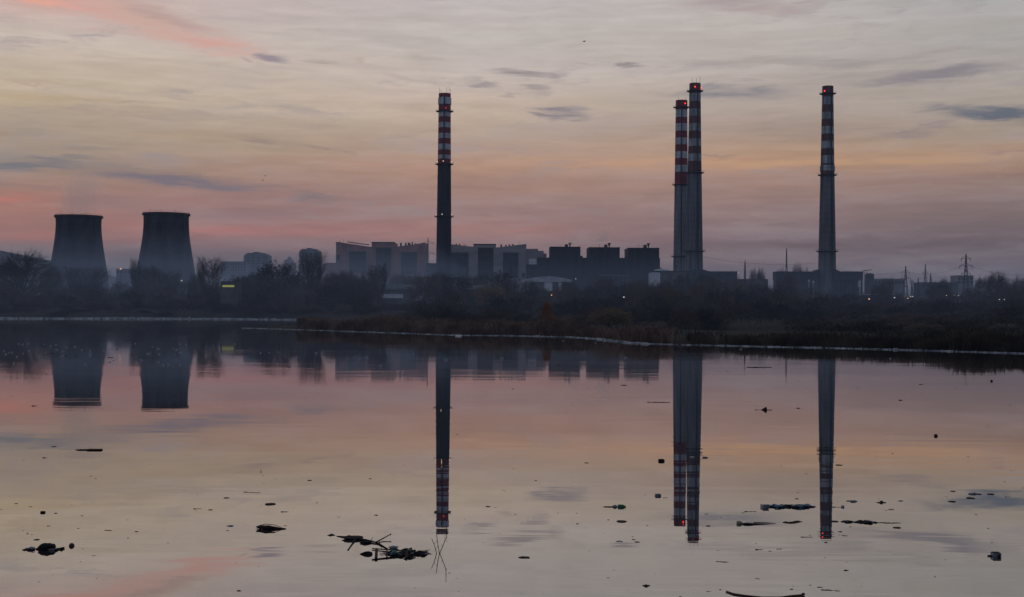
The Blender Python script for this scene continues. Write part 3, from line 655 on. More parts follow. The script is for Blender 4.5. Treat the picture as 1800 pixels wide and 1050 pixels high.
for k in range(6): mb.bar((b.x(1519), 0, 4+k*3), (b.x(1524), 0, 6.5+k*3), .12, 3)
mb.build('loading_frame', M['steel'], b.t)
mb = MB(); w = Bld('boundary_wall', 'low pale boundary wall along the top of the right bank', 1305, 700, cat='wall'); w.block('panel', 1255, 1350, 490.6, None, M['concrete'], 0, .4)
w = Bld('boundary_wall', 'thin pale rail along the yard left of the right pylons', 1530, 800, cat='wall'); w.block('rail', 1515, 1580, 517.4, 518.6, M['white2'], 0, .3); w.block('panel', 1515, 1580, 518.7, None, M['aptdark'], .1, .3)

# ------------------------------------------------------------------ pylons, wires
def pylon(cx, yt, D, w_base, arms, label, name='pylon', cat='pylon', m='steel', gz=None):
    xb = X(cx, D, 480); gz = hz(xb, D)-.2 if gz is None else gz
    t = thing(name, label, cat, (xb, D, gz)); s = mpp(D); h = Z(cx, yt, D)-gz; wb = w_base*s/2
    mb = MB(); L = 12
    def wd(q): return wb*(1-q)**1.25+.35*(1-q)+.12
    prev = None
    for k in range(L+1):
        q = k/L; z = h*q; w = wd(q); ring = [(-w, -w, z), (w, -w, z), (w, w, z), (-w, w, z)]
        if prev:
            for i in range(4):
                mb.bar(prev[i], ring[i], .20, 4)
                mb.bar(prev[i], ring[(i+1) % 4], .10, 3)
                if k % 2: mb.bar(prev[(i+1) % 4], ring[i], .10, 3)
        prev = ring
    mb.build('lattice_mast', M[m], t)
    for (ay, aw) in arms:
        z = Z(cx, ay, D)-gz; hw = aw*s/2; w = wd(z/h); am = MB()
        for sg in (-1, 1):
            am.bar((sg*w, -w, z), (sg*hw, 0, z+.2), .16, 4); am.bar((sg*w, w, z), (sg*hw, 0, z+.2), .16, 4); am.bar((sg*w, 0, z+1.8), (sg*hw, 0, z+.2), .14, 4)
            am.bar((sg*hw*.96, 0, z+.2), (sg*hw*.96, 0, z-1.9), .16, 4)
        am.build('crossarm', M[m], t)
    return t
pylon(752, 418, 1000, 8, [(428, 22), (446, 24)], 'lattice pylon between the pink boiler hall and the tallest chimney', m='galv')
pylon(1213, 440, 930, 9, [(447, 10)], 'lattice pylon standing in front of the close pair of chimneys')
pylon(1382.5, 437, 900, 5, [], 'slim dark lattice mast between the close pair and the right chimney', 'lattice_mast', 'mast')
pylon(1592, 468, 900, 9, [(479, 13), (490, 17)], 'lattice pylon in front of the long bluish workshop')
pylon(1626.5, 464.5, 1000, 8, [(480, 9)], 'narrow lattice mast with a pointed top right of the bluish workshop', 'lattice_mast', 'mast', 'galv')
pylon(1698, 446.5, 860, 12, [(455, 17), (468, 23), (482, 17)], 'tallest right lattice pylon with three pairs of crossarms')
pylon(1614, 489, 900, 5, [], 'short lattice mast just left of the pointed mast', 'lattice_mast', 'mast')
pylon(1603, 494, 900, 5, [(496, 6)], 'shortest lattice mast right of the workshop pylon', 'lattice_mast', 'mast')
def wire(a, b_, sag, label, n=14, r=.07):
    A, B = at(*a), at(*b_); mb = MB(); o = A.copy()
    pts = [A.lerp(B, i/n)-Vector((0, 0, sag*4*(i/n)*(1-i/n)))-o for i in range(n+1)]
    mb.tube(pts, [r]*(n+1), 3); tag(mb.build('power_line', M['steel'], loc=o), label, 'power line')
wire((-60, 424, 900), (96, 457, 980), 3, 'sagging power line above the round bare tree, upper of two', r=.09)
wire((-60, 430, 900), (96, 462, 980), 3, 'sagging power line above the round bare tree, lower of two', r=.09)
wire((1213, 447, 930), (1160, 452, 960), 1, 'short power line left of the close pair of chimneys')
wire((1217, 447, 930), (1440, 462, 940), 4, 'long power line between the close pair and the right chimney')
wire((1598, 479, 900), (1690, 468, 860), 3, 'power line between the workshop pylon and the tallest right pylon')
wire((1706, 468, 860), (1850, 478, 820), 4, 'power line running off to the right from the tallest right pylon')
wire((1468, 470, 940), (1586, 479, 900), 3, 'power line from the right chimney to the workshop pylon')

# ------------------------------------------------------------------ lamps in the yard
def lamp(px, py, D, kind, label, r=.42):
    r *= .62
    p = at(px, py, D); gz = hz(p.x, D)
    t = thing('street_lamp', label, 'street lamp', (p.x, D, gz), group='lit lamps in the plant yard')
    h = p.z-gz
    MB().tube([(0, .3, 0), (0, .3, h*.9), (0, .15, h+r*.6), (0, -.2, h+r*.9)], [.12, .09, .07, .06], 6).build('pole', M['steel'], t)
    MB().ball((0, -.2, h), r, r*.9, r*.8, 10, 6).build('lamp_head', M['lamp'+kind], t, smooth=True)
for a in ((212.5, 473, 700, 'orange', 'orange lamp glowing between the two cooling towers', .75), (319.5, 493.5, 560, 'green', 'greenish lamp at the foot of the right cooling tower', .42),
          (1012, 490.5, 780, 'cold', 'white lamp under the first dark roof block', .42), (969.5, 519, 410, 'orange', 'small orange lamp below the arched hall', .3), (1096.5, 522.5, 385, 'cold', 'white lamp among bushes below the dark boiler house', .36),
          (855, 493.5, 700, 'cold', 'faint white lamp at the foot of the grey boiler hall', .28), (1298, 479.5, 940, 'white', 'warm lamp at the right end of the long concrete shed', .6),
          (1527.5, 526, 440, 'orange', 'orange lamp below the pale rail on the right bank', .42), (1572, 523.5, 455, 'cold', 'white lamp at the middle of the right bank', .38),
          (1595.5, 524.5, 455, 'white', 'left lamp of three close together below the workshop pylon', .3), (1600, 522, 460, 'white', 'middle lamp of three close together below the workshop pylon', .26), (1604, 521.5, 460, 'cold', 'right lamp of three close together below the workshop pylon', .3),
          (1663.5, 519.5, 470, 'white', 'faint lamp below the long low dark workshop', .26), (1684.5, 520, 470, 'white', 'faint lamp below the large right pylon', .26),
          (1756.5, 526.8, 440, 'cold', 'left lamp of the pair at the far right', .3), (1765, 526.8, 440, 'cold', 'right lamp of the pair at the far right', .3), (1677, 519.5, 470, 'white', 'faintest lamp between two lamps under the right pylon', .16)):
    lamp(*a)

# ------------------------------------------------------------------ trees and bushes
def tree_proto(seed, shape, limbs, subs, twigs, leaf=0, leaf_s=.2, wt_=.030):
    # limbs, branches and twigs reaching out to an uneven envelope; unit height and unit width at the end
    rnd = random.Random(seed); tr, cr = MB(), MB(); HH, WW = 14.0, 11.0
    ca = [rnd.uniform(0, 6.28) for _ in range(4)]
    def env(az, t, f):                        # a point on the crown's envelope, t 0 bottom .. 1 top
        wob = 1+.10*math.sin(2*az+ca[0])+.09*math.sin(3*az+ca[1]+5*t)+.07*math.sin(5*az+ca[2]+9*t)
        if shape in ('round', 'bush'):
            c0, rz, lo = (.47, .53, -.45) if shape == 'round' else (.30, .70, -.35)
            ct = min(1, lo+(1-lo)*t); sn = math.sqrt(max(0, 1-ct*ct))
            return Vector((.5*sn*f*wob*WW*math.cos(az), .5*sn*f*wob*WW*math.sin(az), HH*max(.03, c0+rz*ct*f*(1+(wob-1)*.5))))
        if shape == 'vase': z = .22+.78*t; r = (.28+.72*t**.8)*(1-max(0, t-.72)**1.4*2.3)
        elif shape == 'tall': z = .10+.90*t; r = (1-t)**.75*min(1, .55+t*3)*.95+.05
        r = max(r, .03)*.5*wob*f
        zc = .05
        return Vector((r*WW*math.cos(az), r*WW*math.sin(az), HH*(zc+(z-zc)*(.35+.65*f if shape != 'tall' else 1))))
    def path(a, b_, r0, r1, n, jit, mb, sides):
        L = (b_-a).length; pts = [a.lerp(b_, i/n)+Vector((rnd.gauss(0, jit), rnd.gauss(0, jit), rnd.gauss(0, jit)+.09*math.sin(math.pi*i/n)*(1 if sides < 5 else -1)))*L*(0 if i in (0, n) else 1) for i in range(n+1)]
        mb.tube(pts, [r0+(r1-r0)*i/n for i in range(n+1)], sides, False); return pts
    bushy = shape == 'bush'; th = {'round': .42, 'vase': .42, 'tall': .92, 'bush': .1}[shape]*HH
    tp = None
    if not bushy: tp = path(Vector((0, 0, 0)), Vector((rnd.gauss(0, .3), rnd.gauss(0, .3), th)), .24, .10, 5, .02, tr, 6)
    for i in range(limbs):
        az = 6.283*i*.618+rnd.gauss(0, .3); t = min(.98, max(.04, (i+.5)/limbs+rnd.gauss(0, .05)))
        if bushy: st_ = Vector((rnd.gauss(0, .9), rnd.gauss(0, .9), 0))
        else:
            f = .28+.72*t*(1 if shape == 'tall' else .9); f = min(.999, f); k = int(f*5); st_ = tp[k].lerp(tp[k+1], f*5-k)
        lp = path(st_, env(az, t, .58), .10 if not bushy else .06, .05, 4, .05, tr, 5)
        for j in range(subs):
            f = .3+.7*(j+rnd.random())/subs; f = min(.999, f); k = int(f*4); a = lp[k].lerp(lp[k+1], f*4-k)
            az2 = az+rnd.gauss(0, .45)*(1.5 if bushy else 1)/max(.35, math.sqrt(max(.05, 1-t*t))); t2 = max(.02, t+rnd.gauss(0, .13)); t2 = 1.98-t2 if t2 > .99 else t2
            sp_ = path(a, env(az2, t2, rnd.uniform(.72, .9)), .045, .03, 3, .06, tr, 4)
            for q in range(twigs):
                f = .25+.75*rnd.random(); k = min(2, int(f*3)); a = sp_[k].lerp(sp_[k+1], f*3-k)
                t3 = max(.01, t2+rnd.gauss(0, .08)); t3 = 1.98-t3 if t3 > .99 else t3
                e = env(az2+rnd.gauss(0, .22)/max(.3, 1-t2), t3, rnd.uniform(.84, 1.06) if shape != 'tall' else rnd.uniform(.2, 1.05))
                wp = path(a, e, wt_, wt_*.45, 2, .08, cr, 3)
                for _ in range(2):
                    b0 = wp[1].lerp(wp[2], rnd.random()); d = (e-a)*rnd.uniform(.2, .45)+Vector((rnd.gauss(0, .35), rnd.gauss(0, .35), rnd.gauss(.1, .3))); n_ = d.orthogonal().normalized()*wt_*.7
                    cr.add([b0-n_, b0+n_, b0+d], [(0, 1, 2)])
                for _ in range(leaf):
                    c = wp[rnd.randint(1, 2)]+Vector((rnd.gauss(0, .3), rnd.gauss(0, .3), rnd.gauss(0, .3))); sz = rnd.uniform(.5, 1.2)*leaf_s
                    d = Vector((rnd.gauss(0, 1), rnd.gauss(0, 1), rnd.gauss(0, 1))).normalized(); b2 = d.orthogonal()
                    cr.add([c-d*sz, c+b2*sz*.6, c+d*sz, c-b2*sz*.6], [(0, 1, 2, 3)])
    for mb in (tr, cr): mb.v = [(x/WW, y/WW, z/HH) for x, y, z in mb.v]
    def me(mb, n, m):
        q = bpy.data.meshes.new(n); q.from_pydata(mb.v, [], mb.f); q.materials.append(m); q.update(); return q
    return me(tr, 'trunk', M['bark']), me(cr, 'crown', M['twig'])
PT = dict(
 round=[tree_proto(s, 'round', 15, 9, 10, wt_=.026) for s in (1, 2, 13)],
 vase=[tree_proto(s, 'vase', 13, 9, 10, wt_=.026) for s in (3, 4)],
 tall=[tree_proto(s, 'tall', 22, 6, 6, 3, .22) for s in (5,)],
 leafy=[tree_proto(s, 'round', 13, 8, 7, 4, .22) for s in (6, 7)],
 bush=[tree_proto(s, 'bush', 11, 7, 6, 3, .26, .04) for s in (8, 9, 10, 11)],
)
nplant = [0]
def plant(kind, x, y, h, w, label, group=None, crown='twig', name='tree', cat='tree', z=None):
    pr = PT[kind]; a, b_ = pr[nplant[0] % len(pr)]; nplant[0] += 1
    t = thing(name, label, cat, (x, y, (hz(x, y) if z is None else z)-.1), random.uniform(0, 6.28), group)
    for me, n in ((a, 'trunk' if name == 'tree' else 'stem'), (b_, 'crown' if name == 'tree' else 'foliage')):
        o = bpy.data.objects.new(n, me); C.objects.link(o); o.parent = t; o.scale = (w, w, h)
        if n in ('crown', 'foliage'):
            o.material_slots[0].link = 'OBJECT'; o.material_slots[0].material = M[crown]
def tree_px(kind, px, yt, wpx, D, label, crown='twig', group=None, name='tree', cat='tree'):
    x = X(px, D); z = hz(x, D); plant(kind, x, D, Z(px, yt, D)-z+.1, wpx*mpp(D), label, group, crown, name, cat)
for a in (('round', 42, 443, 104, 560, 'broad round bare tree at the far left edge'), ('round', 12, 462, 60, 600, 'smaller bare tree half behind the round tree at the left edge'),
          ('round', 92, 470, 50, 620, 'low bare tree just right of the round tree at the left'), ('vase', 150, 468, 90, 640, 'misty bare tree in front of the left cooling tower'),
          ('vase', 238, 453, 22, 620, 'slim bare tree at the left foot of the right cooling tower'), ('round', 262, 466, 56, 600, 'twiggy tree covering the left foot of the right cooling tower'),
          ('vase', 300, 474, 50, 620, 'misty bare tree in front of the right cooling tower'), ('vase', 369, 450, 56, 530, 'open vase shaped bare tree right of the cooling towers'), ('round', 345, 478, 30, 590, 'small bare tree left of the vase shaped tree'),
          ('round', 425, 486, 60, 560, 'bushy tree right of the lit yellow window strip'), ('leafy', 488, 460, 96, 540, 'dense dark tree between the two apartment towers', 'twigblue'), ('round', 450, 478, 60, 570, 'dense dark tree left of the tallest dense tree', 'twigblue'),
          ('vase', 548, 439, 60, 540, 'tall bare tree in front of the second apartment tower'), ('round', 588, 478, 60, 560, 'dark bare tree before the pink annex', 'twigred'), ('round', 630, 486, 66, 560, 'dark twiggy tree before the left bay of the pink hall', 'twigblue'),
          ('vase', 664, 462, 44, 560, 'pale bare tree before the middle bay of the pink hall'), ('round', 702, 480, 44, 760, 'bare tree before the right bay of the pink hall', 'twigred'), ('leafy', 748, 484, 60, 560, 'brownish tree left of the foot of the tallest chimney', 'twigred'),
          ('leafy', 800, 484, 60, 570, 'dark tree right of the foot of the tallest chimney', 'twigblue'), ('leafy', 885, 476, 60, 600, 'dark round tree before the right bay of the grey hall', 'twigblue'), ('leafy', 863, 500, 62, 470, 'broad yellow brown tree below the grey boiler hall', 'yellow'),
          ('leafy', 910, 512, 50, 450, 'olive tree left of the orange birch', 'olive'), ('tall', 962, 530, 40, 272, 'small bright orange birch by the reeds', 'rust'), ('leafy', 1072, 540, 74, 262, 'rounded yellow brown bush by the reeds right of the orange birch', 'yellow'),
          ('round', 1120, 492, 80, 560, 'bare tree before the third dark roof block', 'twigred'), ('leafy', 1040, 505, 70, 520, 'dark tree below the middle dark roof block', 'twigblue'), ('tall', 1309.5, 457, 9, 800, 'thin bare poplar right of the long concrete shed'),
          ('round', 1324, 472, 18, 800, 'small bare tree just right of the thin poplar'), ('round', 1337, 471, 20, 800, 'second small bare tree right of the thin poplar'), ('round', 1402, 464, 26, 1000, 'bare tree behind the left end of the right flue house'), ('round', 1373, 472, 24, 1000, 'low bare tree behind the slim mast'), ('round', 1417, 471, 20, 1000, 'low bare tree left of the right chimney foot'),
          ('tall', 1636, 480, 9, 1050, 'hazy poplar just right of the pointed mast'), ('round', 1660, 489, 30, 900, 'hazy bare tree above the long dark workshop'), ('round', 1726, 486, 34, 640, 'bare tree right of the large pylon'), ('round', 1752, 478, 50, 560, 'tallest bare tree at the right edge', 'twigblue'),
          ('round', 1795, 486, 50, 540, 'reddish bare tree at the right edge of the view', 'twigred'), ('leafy', 1775, 496, 50, 500, 'dark bush like tree before the right edge trees', 'twigred'), ('leafy', 1285, 519, 14, 420, 'small yellow tree alone on the dark right bank', 'yellow'),
          ('leafy', 1190, 512, 70, 400, 'olive tree below the close pair of chimneys', 'olive'), ('round', 1160, 498, 60, 480, 'bare tree left of the close pair of chimneys', 'twigred')):
    tree_px(a[0], a[1], a[2], a[3], a[4], a[5], *(a[6:] or ()))
for a in (('round', 610, 474, 54, 640, 'hazy bare tree before the left end of the pink hall'), ('vase', 648, 478, 40, 660, 'hazy narrow tree between the left and middle bays of the pink hall'), ('round', 726, 482, 46, 720, 'hazy bare tree behind the right end of the low workshop'),
          ('round', 772, 478, 56, 660, 'hazy twiggy tree covering the foot of the tallest chimney'), ('round', 832, 484, 52, 700, 'hazy tree behind the pale roofed shed'), ('vase', 848, 480, 26, 720, 'slim hazy tree before the middle bay of the grey hall'), ('round', 930, 492, 34, 600, 'small dark tree before the left end of the arched hall'),
          ('round', 1000, 494, 44, 600, 'bare tree at the right end of the arched hall'), ('round', 1062, 487, 50, 620, 'brown bare tree below the middle dark roof block', 'twigred'), ('round', 1240, 480, 46, 640, 'bare tree before the right half of the long concrete shed'), ('round', 1385, 484, 50, 640, 'bare tree before the left part of the right flue house', 'twigred'),
          ('vase', 1560, 488, 26, 700, 'slim bare tree before the bluish workshop'), ('round', 1650, 494, 44, 680, 'dark bare tree before the long dark workshop', 'twigblue'), ('round', 1545, 497, 36, 640, 'low dark tree beside the loading frame', 'twigblue')):
    tree_px(a[0], a[1], a[2], a[3], a[4], a[5], *(a[6:] or ()))
# belts of bushes: (px0, px1, depth0, depth1, [(px, top row)...], spacing px, colours, label, group)
prof1 = [(-40,498),(60,500),(130,502),(220,497),(300,499),(350,500),(400,497),(440,488),(520,488),(560,487),(640,490),(652,496),(657,526),(733,526),(741,498),(804,499),(811,510),(856,510),(864,501),(900,503),(980,505),(1060,500),(1120,493),(1180,488),(1260,489),(1340,490),(1400,502),(1460,510),(1540,520),(1620,517),(1700,510),(1760,506),(1840,504)]
def prow(px): return float(np.interp(px, [p[0] for p in prof1], [p[1] for p in prof1]))
def belt(px0, px1, Dfun, drop, space, crowns, label, group, hmin=1.6):
    px = px0
    while px < px1:
        D = Dfun(px)*random.uniform(.95, 1.06); yt = prow(px)+drop+random.uniform(-5, 7)
        x = X(px, D); z = hz(x, D)
        if land_dist(x, D)[0] > 3 and not (D < 312 and 1275 < px < 1385):
            h = max(hmin, Z(px, yt, D)-z); w = max(space*mpp(D)*random.uniform(1.5, 2.3), h*.75)
            plant('bush', x, D, h, w, label, group, random.choice(crowns), 'bush', 'bush')
        px += space*random.uniform(.8, 1.2)
cd = ['twigblue', 'twig', 'twigred', 'twigblue', 'twigpale']; cr_ = ['twig', 'twigred', 'twigblue', 'olive', 'twigpale', 'twigred', 'twigblue', 'twig']
belt(-30, 690, lambda p: 600, -2, 27, cd, 'dark bare bush in the back row of thicket behind the far left shore', 'bushes in the back row behind the left shore')
belt(-30, 700, lambda p: 535, 12, 24, cd, 'dark bush in the middle row of thicket behind the far left shore', 'bushes in the middle row behind the left shore')
belt(-30, 660, lambda p: 474, 48, 20, cd, 'lowest dark bush along the far left bank right above the litter line', 'lowest bushes on the left bank', .8)
belt(-30, 660, lambda p: 488, 30, 20, cd, 'low dark bush at the front of the far left bank above the litter line', 'bushes at the front of the left bank')
belt(680, 1180, lambda p: 520, 2, 25, cr_, 'dark brown bush in the back row below the boiler halls', 'bushes in the back row below the boiler halls')
belt(690, 1200, lambda p: 400, 20, 27, cr_, 'brown bush in the middle row below the boiler halls', 'bushes in the middle row below the boiler halls')
belt(700, 1220, lambda p: 310, 42, 26, cr_, 'low brown bush just behind the reeds in the middle', 'bushes just behind the middle reeds')
belt(1180, 1840, lambda p: 560 if p < 1400 else 620, 0, 26, cr_, 'dark bush in the back row of the right bank', 'bushes in the back row of the right bank')
belt(1200, 1840, lambda p: 430, 14, 27, cr_, 'dark bush in the upper middle of the right bank', 'bushes in the upper middle of the right bank')
belt(1210, 1840, lambda p: 345, 34, 28, cr_, 'dark bush in the lower middle of the right bank', 'bushes in the lower middle of the right bank')
belt(1200, 1850, lambda p: 285, 52, 30, cr_, 'low dark bush in the lowest row of the right bank', 'bushes in the lowest row of the right bank')
belt(1420, 1850, lambda p: 232, 68, 36, ['twigblue', 'twig', 'olive'], 'low dark bush behind the reeds at the right', 'bushes behind the right reeds')
# reeds and undergrowth: uncountable
def blades(name, n, sampler, hfun, w, m, lean=.18, z_off=-.05):
    mb = MB()
    for i in range(n):
        p = sampler()
        if p is None: continue
        x, y = p; z = hz_f(x, y)+z_off; h = hfun(x, y)*random.uniform(.55, 1.15); a = random.uniform(0, 6.28); c, s = math.cos(a)*w/2, math.sin(a)*w/2
        lx, ly = random.gauss(0, lean)*h, random.gauss(0, lean)*h
        mb.add([(x-c, y-s, z), (x+c, y+s, z), (x+c*.8+lx*.4, y+s*.8+ly*.4, z+h*.6), (x-c*.8+lx*.4, y-s*.8+ly*.4, z+h*.6), (x+lx+c*1.1, y+ly, z+h*.85), (x+lx, y+ly, z+h)],
               [(0, 1, 2, 3), (3, 2, 4, 5)])
    o = mb.build(name, m); struct(o, 'stuff'); return o
from functools import lru_cache
HG = {}
def hz_f(x, y):
    k = (round(x/3), round(y/3))
    if k not in HG: HG[k] = hz(k[0]*3, k[1]*3)
    return max(HG[k], .05)
FP = [gp(*p) for p in shoreF]
fx = [p.x for p in FP]; fy = [p.y for p in FP]
def shore_y(x): return float(np.interp(x, fx, fy))
xa, xb_, xc, xd = gp(520, 580).x, gp(1185, 606).x, gp(1215, 606).x, FP[-3].x+30
def samp_mid():
    x = random.uniform(xa, xb_); y0 = shore_y(x); wv = mnoise.noise(Vector((x*.06, 3.1, 0)))*.5+.5
    depth = (5+16*wv)*min(1, (x-xa)/25+.25); y = y0+.5+depth*random.random()
    return (x, y)
blades('reeds', 15000, samp_mid, lambda x, y: 2.3+1.3*mnoise.noise(Vector((x*.09, y*.05, 1.7))), .10, M['reed'])
def samp_right():
    x = random.uniform(xc, xd); y0 = shore_y(x); px = 900+F*x/y0
    wv = mnoise.noise(Vector((x*.1, 8.1, 0)))*.5+.5
    if 1255 < px < 1285 and random.random() < .8: return None
    y = y0+.3+(3+10*wv)*random.random(); return (x, y)
blades('reeds', 13000, samp_right, lambda x, y: (1.5 if x < 48 else 1.6+min(1.3, (x-48)*.06))*(1+.65*mnoise.noise(Vector((x*.11, y*.08, 4.4)))), .09, M['reeddark'])
def samp_under():
    D = random.uniform(170, 640) if random.random() < .6 else random.uniform(460, 620); px = random.uniform(-60, 1860); x = X(px, D)
    if land_dist(x, D)[0] < 4: return None
    if D < 255 and 1280 < px < 1380: return None
    if any(math.hypot((x-c.x)/a, (D-c.y)/b_) < 1.25 for c, a, b_ in POND): return None
    return (x, D)
blades('undergrowth', 26000, samp_under, lambda x, y: 1.3+.8*mnoise.noise(Vector((x*.05, y*.03, 9.9))), .12, M['twigblue'], .5)
# litter line along the shore
def litter(pts, n, w, hgt, m, size):
    mb = MB(); segs = [(pts[i], pts[i+1]) for i in range(len(pts)-1)]; L = [(b_-a).length for a, b_ in segs]
    for i in range(n):
        a, b_ = random.choices(segs, L)[0]; t = random.random(); p = a.lerp(b_, t); p.y += random.gauss(0, w)-.2
        dens = mnoise.noise(Vector((p.x*.05, 5.5, 0)))*.5+.55
        gap = mnoise.noise(Vector((p.x*.21, 1.5, 2)))
        if random.random() > dens+.32+gap*.75: continue
        s = size*random.uniform(.4, 1.5); h = hgt*random.uniform(.3, 1.0)*(.6+dens*.6)
        mb.ball((p.x, p.y, max(0, hz_f(p.x, p.y)-.05)*.5+h*.3), s, s*random.uniform(.4, .8), h*.7, 5, 4, .3, i, random.uniform(0, 3))
    o = mb.build('shore_litter', m); struct(o, 'stuff'); return o
litter([gp(*p) for p in shoreL[1:8]], 4600, 1.2, .52, M['litterw'], .30)
litter([gp(*p) for p in shoreF[:-1]], 4600, .5, .16, M['litterw'], .13)
litter([gp(1050, 596.5), gp(1080, 600), gp(1110, 603.5), gp(1140, 605)], 350, 1.6, .28, M['litterw'], .2)
litter([gp(1240, 586), gp(1290, 584.5), gp(1400, 585.5), gp(1440, 586)], 160, 1.2, .15, M['litterw'], .18)  # pale bits added in place of the sky's reflection in the puddles

# ------------------------------------------------------------------ things floating on the water
def dist_px(px, py): p = gp(px, py); return p, p.y/F
ids = [0]
def floater(name, mb, m, px, py, label, cat, group=None, smooth=True, rz=0.0, dz=0.0):
    p, s = dist_px(px, py)
    o = mb.build(name, m, loc=(p.x, p.y, dz), smooth=smooth); o.rotation_euler = (0, 0, rz)
    return tag(o, label, cat, group)
def lump_mb(w, h, seed, flat=.5):
    rnd = random.Random(seed); mb = MB(); n = 3+seed % 4
    for i in range(n):
        u = (i+.5)/n-.5; q = (1-abs(u)*1.3)*rnd.uniform(.6, 1.1)
        mb.ball((u*w*.8, rnd.uniform(-.15, .15)*w, h*.05*q), w*rnd.uniform(.16, .26), w*flat*rnd.uniform(.2, .45), h*q*.85, 8, 6, .34, seed*7+i, rnd.uniform(-.4, .4))
    mb.tube([(-w*.5, 0, h*.05), (0, w*rnd.uniform(-.1, .1), h*.1), (w*.5, 0, h*.05)], [w*.02, w*.05, w*.015], 5)
    return mb
def twig_mb(w, seed, r=None):
    rnd = random.Random(seed); r = r or max(.010, w*.017); mb = MB(); pts = []
    for i in range(7): pts.append((-w/2+w*i/6, rnd.gauss(0, w*.02), r*.3+rnd.gauss(0, r*.35)))
    mb.tube(pts, [r*(1-.1*i) for i in range(7)], 6)
    for k in range(3):
        i = rnd.randint(1, 5); a = pts[i]; mb.tube([a, (a[0]+rnd.uniform(-.1, .15)*w, a[1]+rnd.uniform(-.1, .1)*w, a[2]+rnd.uniform(0, .025)*w)], [r*.7, r*.3], 4)
    return mb
def bottle_mb(L, r):
    mb = MB().lathe([(.001, -L/2), (r*.9, -L/2), (r, -L/2+r*.3), (r, L*.12), (r*.85, L*.22), (r*.36, L*.38), (r*.36, L*.44), (r*.44, L*.44), (r*.44, L*.5), (.001, L*.5)], 12)
    mb.v = [(z, x, y+r*.25) for x, y, z in mb.v]; return mb
def slab_mb(w, d, h, seed):
    rnd = random.Random(seed); n = 7; pts = [(w/2*math.cos(2*math.pi*k/n)*rnd.uniform(.75, 1.1), d/2*math.sin(2*math.pi*k/n)*rnd.uniform(.7, 1.15)) for k in range(n)]
    return MB().add([(x, y, -h*.5) for x, y in pts]+[(x*.94, y*.94, h*rnd.uniform(.35, .6)) for x, y in pts], [tuple(range(n))[::-1], tuple(range(n, 2*n))]+[(k, (k+1) % n, (k+1) % n+n, k+n) for k in range(n)])
# many small dark scraps: px, py, width in photo px
scr = [(10.5,627,4),(134.6,626,5),(100.6,626,4),(116,626,5),(104.8,632.6,4),(71.8,642,4),(78.8,644.5,2),(89.5,645,3),(82.8,658,5),(17.7,640,3),(1,626,4),(197,614,4),(205.4,614,6),(212,623,2.5),(194.6,629,8),(199.4,634.4,4),(193,637,6),(211.7,628,4),(231.7,625,4),(243.7,629,3),(234.8,649,4),(346,652,3),(354,655,4),(366,655,3),
 (545,656.7,3),(682.5,667,5),(748.6,683.6,2.5),(771,665,3),(887.5,688.6,2),(848.6,680,2),(455.5,706,2.5),(585,658,2),(61,714,8),
 (2,896,4),(144,907,5),(86,925,7),(137.6,929,5),(145,965,3),(165,977,5),(147,958,2),(126,888,2.5),(110,888,2),(237,846,2.5),(41,933,3),(56,940,3),(104,941,3),(225,946,4),(54,891,5),
 (448.6,848.7,2),(463.5,850,3),(483.6,842,2.5),(557,884,4),(400,933,5),(295,955,4),(459,889,2.5),(651,842,6),(691,835,3),(710,818,3),(884,861.7,3),(907,904,5),(1014,902.4,4),(1015,921,6),(1007,918,2),(942,845,5),(1078,869,2),
 (1069.4,1016,5),(806,1040,3),(1138,924,4),(1151,1009,3),(1114,949,7),(1061,938,2),(1262,968,4),(1335,974,2),(1417.6,993,2),(1424,941,4),(1495,926.6,5),(1245,925,9),(1242,904,5),(1196,1049,6),(1266,1037,5),(1246,1040,7),(1353,969,6),(1391.6,1036,7),(1441.6,1032.6,8),(1306,902,6),(1452,954,7),(1485,942,8),(1477,935,8),(1476,941,3),
 (1567,896,8),(1583,881,9),(1663.6,873,3),(1772,874,8),(1715.5,905,5),(1662,984,3),(1799,858,4),(1279,653,4),(1006,713,3),(1319,706.7,3),(1324,745,2.5),(1679,683,3.5),(1619,676,6),(1403,718,8),(1418,681,3),(1509,682,3),(1591,692,2),(1622,692,2.5),(1738,749,3),(1142,835,2),(1297,827,2),(1406,861,2),(1330,1017,5),(1334,1018,4),(1463,885,4),
 (1112,944,4),(420,1039,8),(398,700,2),(636,697,2),(1030,716,2)]
rs = random.Random(77)
for k_ in range(125):
    px, py = rs.uniform(5, 1795), (640+400*rs.random()**.8 if k_ < 85 else rs.uniform(790, 1040))
    scr.append((px, py, rs.uniform(1.2, 3.2) if k_ < 85 else rs.uniform(2.5, 5)))
for i, (px, py, w) in enumerate(scr):
    p, s = dist_px(px, py); W_ = max(w, 1.5)*s; k = i % 3
    mb = lump_mb(W_, W_*.15, i, .8) if k == 0 else (slab_mb(W_, W_*.9, W_*.16, i) if k == 1 else twig_mb(W_*1.2, i, W_*.09))
    reg = ('near the cooling tower reflections' if px < 380 and py < 720 else 'left of the tall chimney reflection' if px < 760 else 'between the tall chimney and the paired chimney reflections' if px < 1180 else 'between the paired and the right chimney reflections' if px < 1440 else 'right of the right chimney reflection')
    reg2 = 'far out, ' if py < 720 else ''
    floater('floating_scrap', mb, M[('black', 'wood', 'brownlump')[(i*7) % 3]], px, py, 'tiny dark scrap floating %s%s' % (reg2, reg), 'floating litter', 'tiny dark scraps floating %s%s' % (reg2, reg), k == 0, random.uniform(-.3, .3))
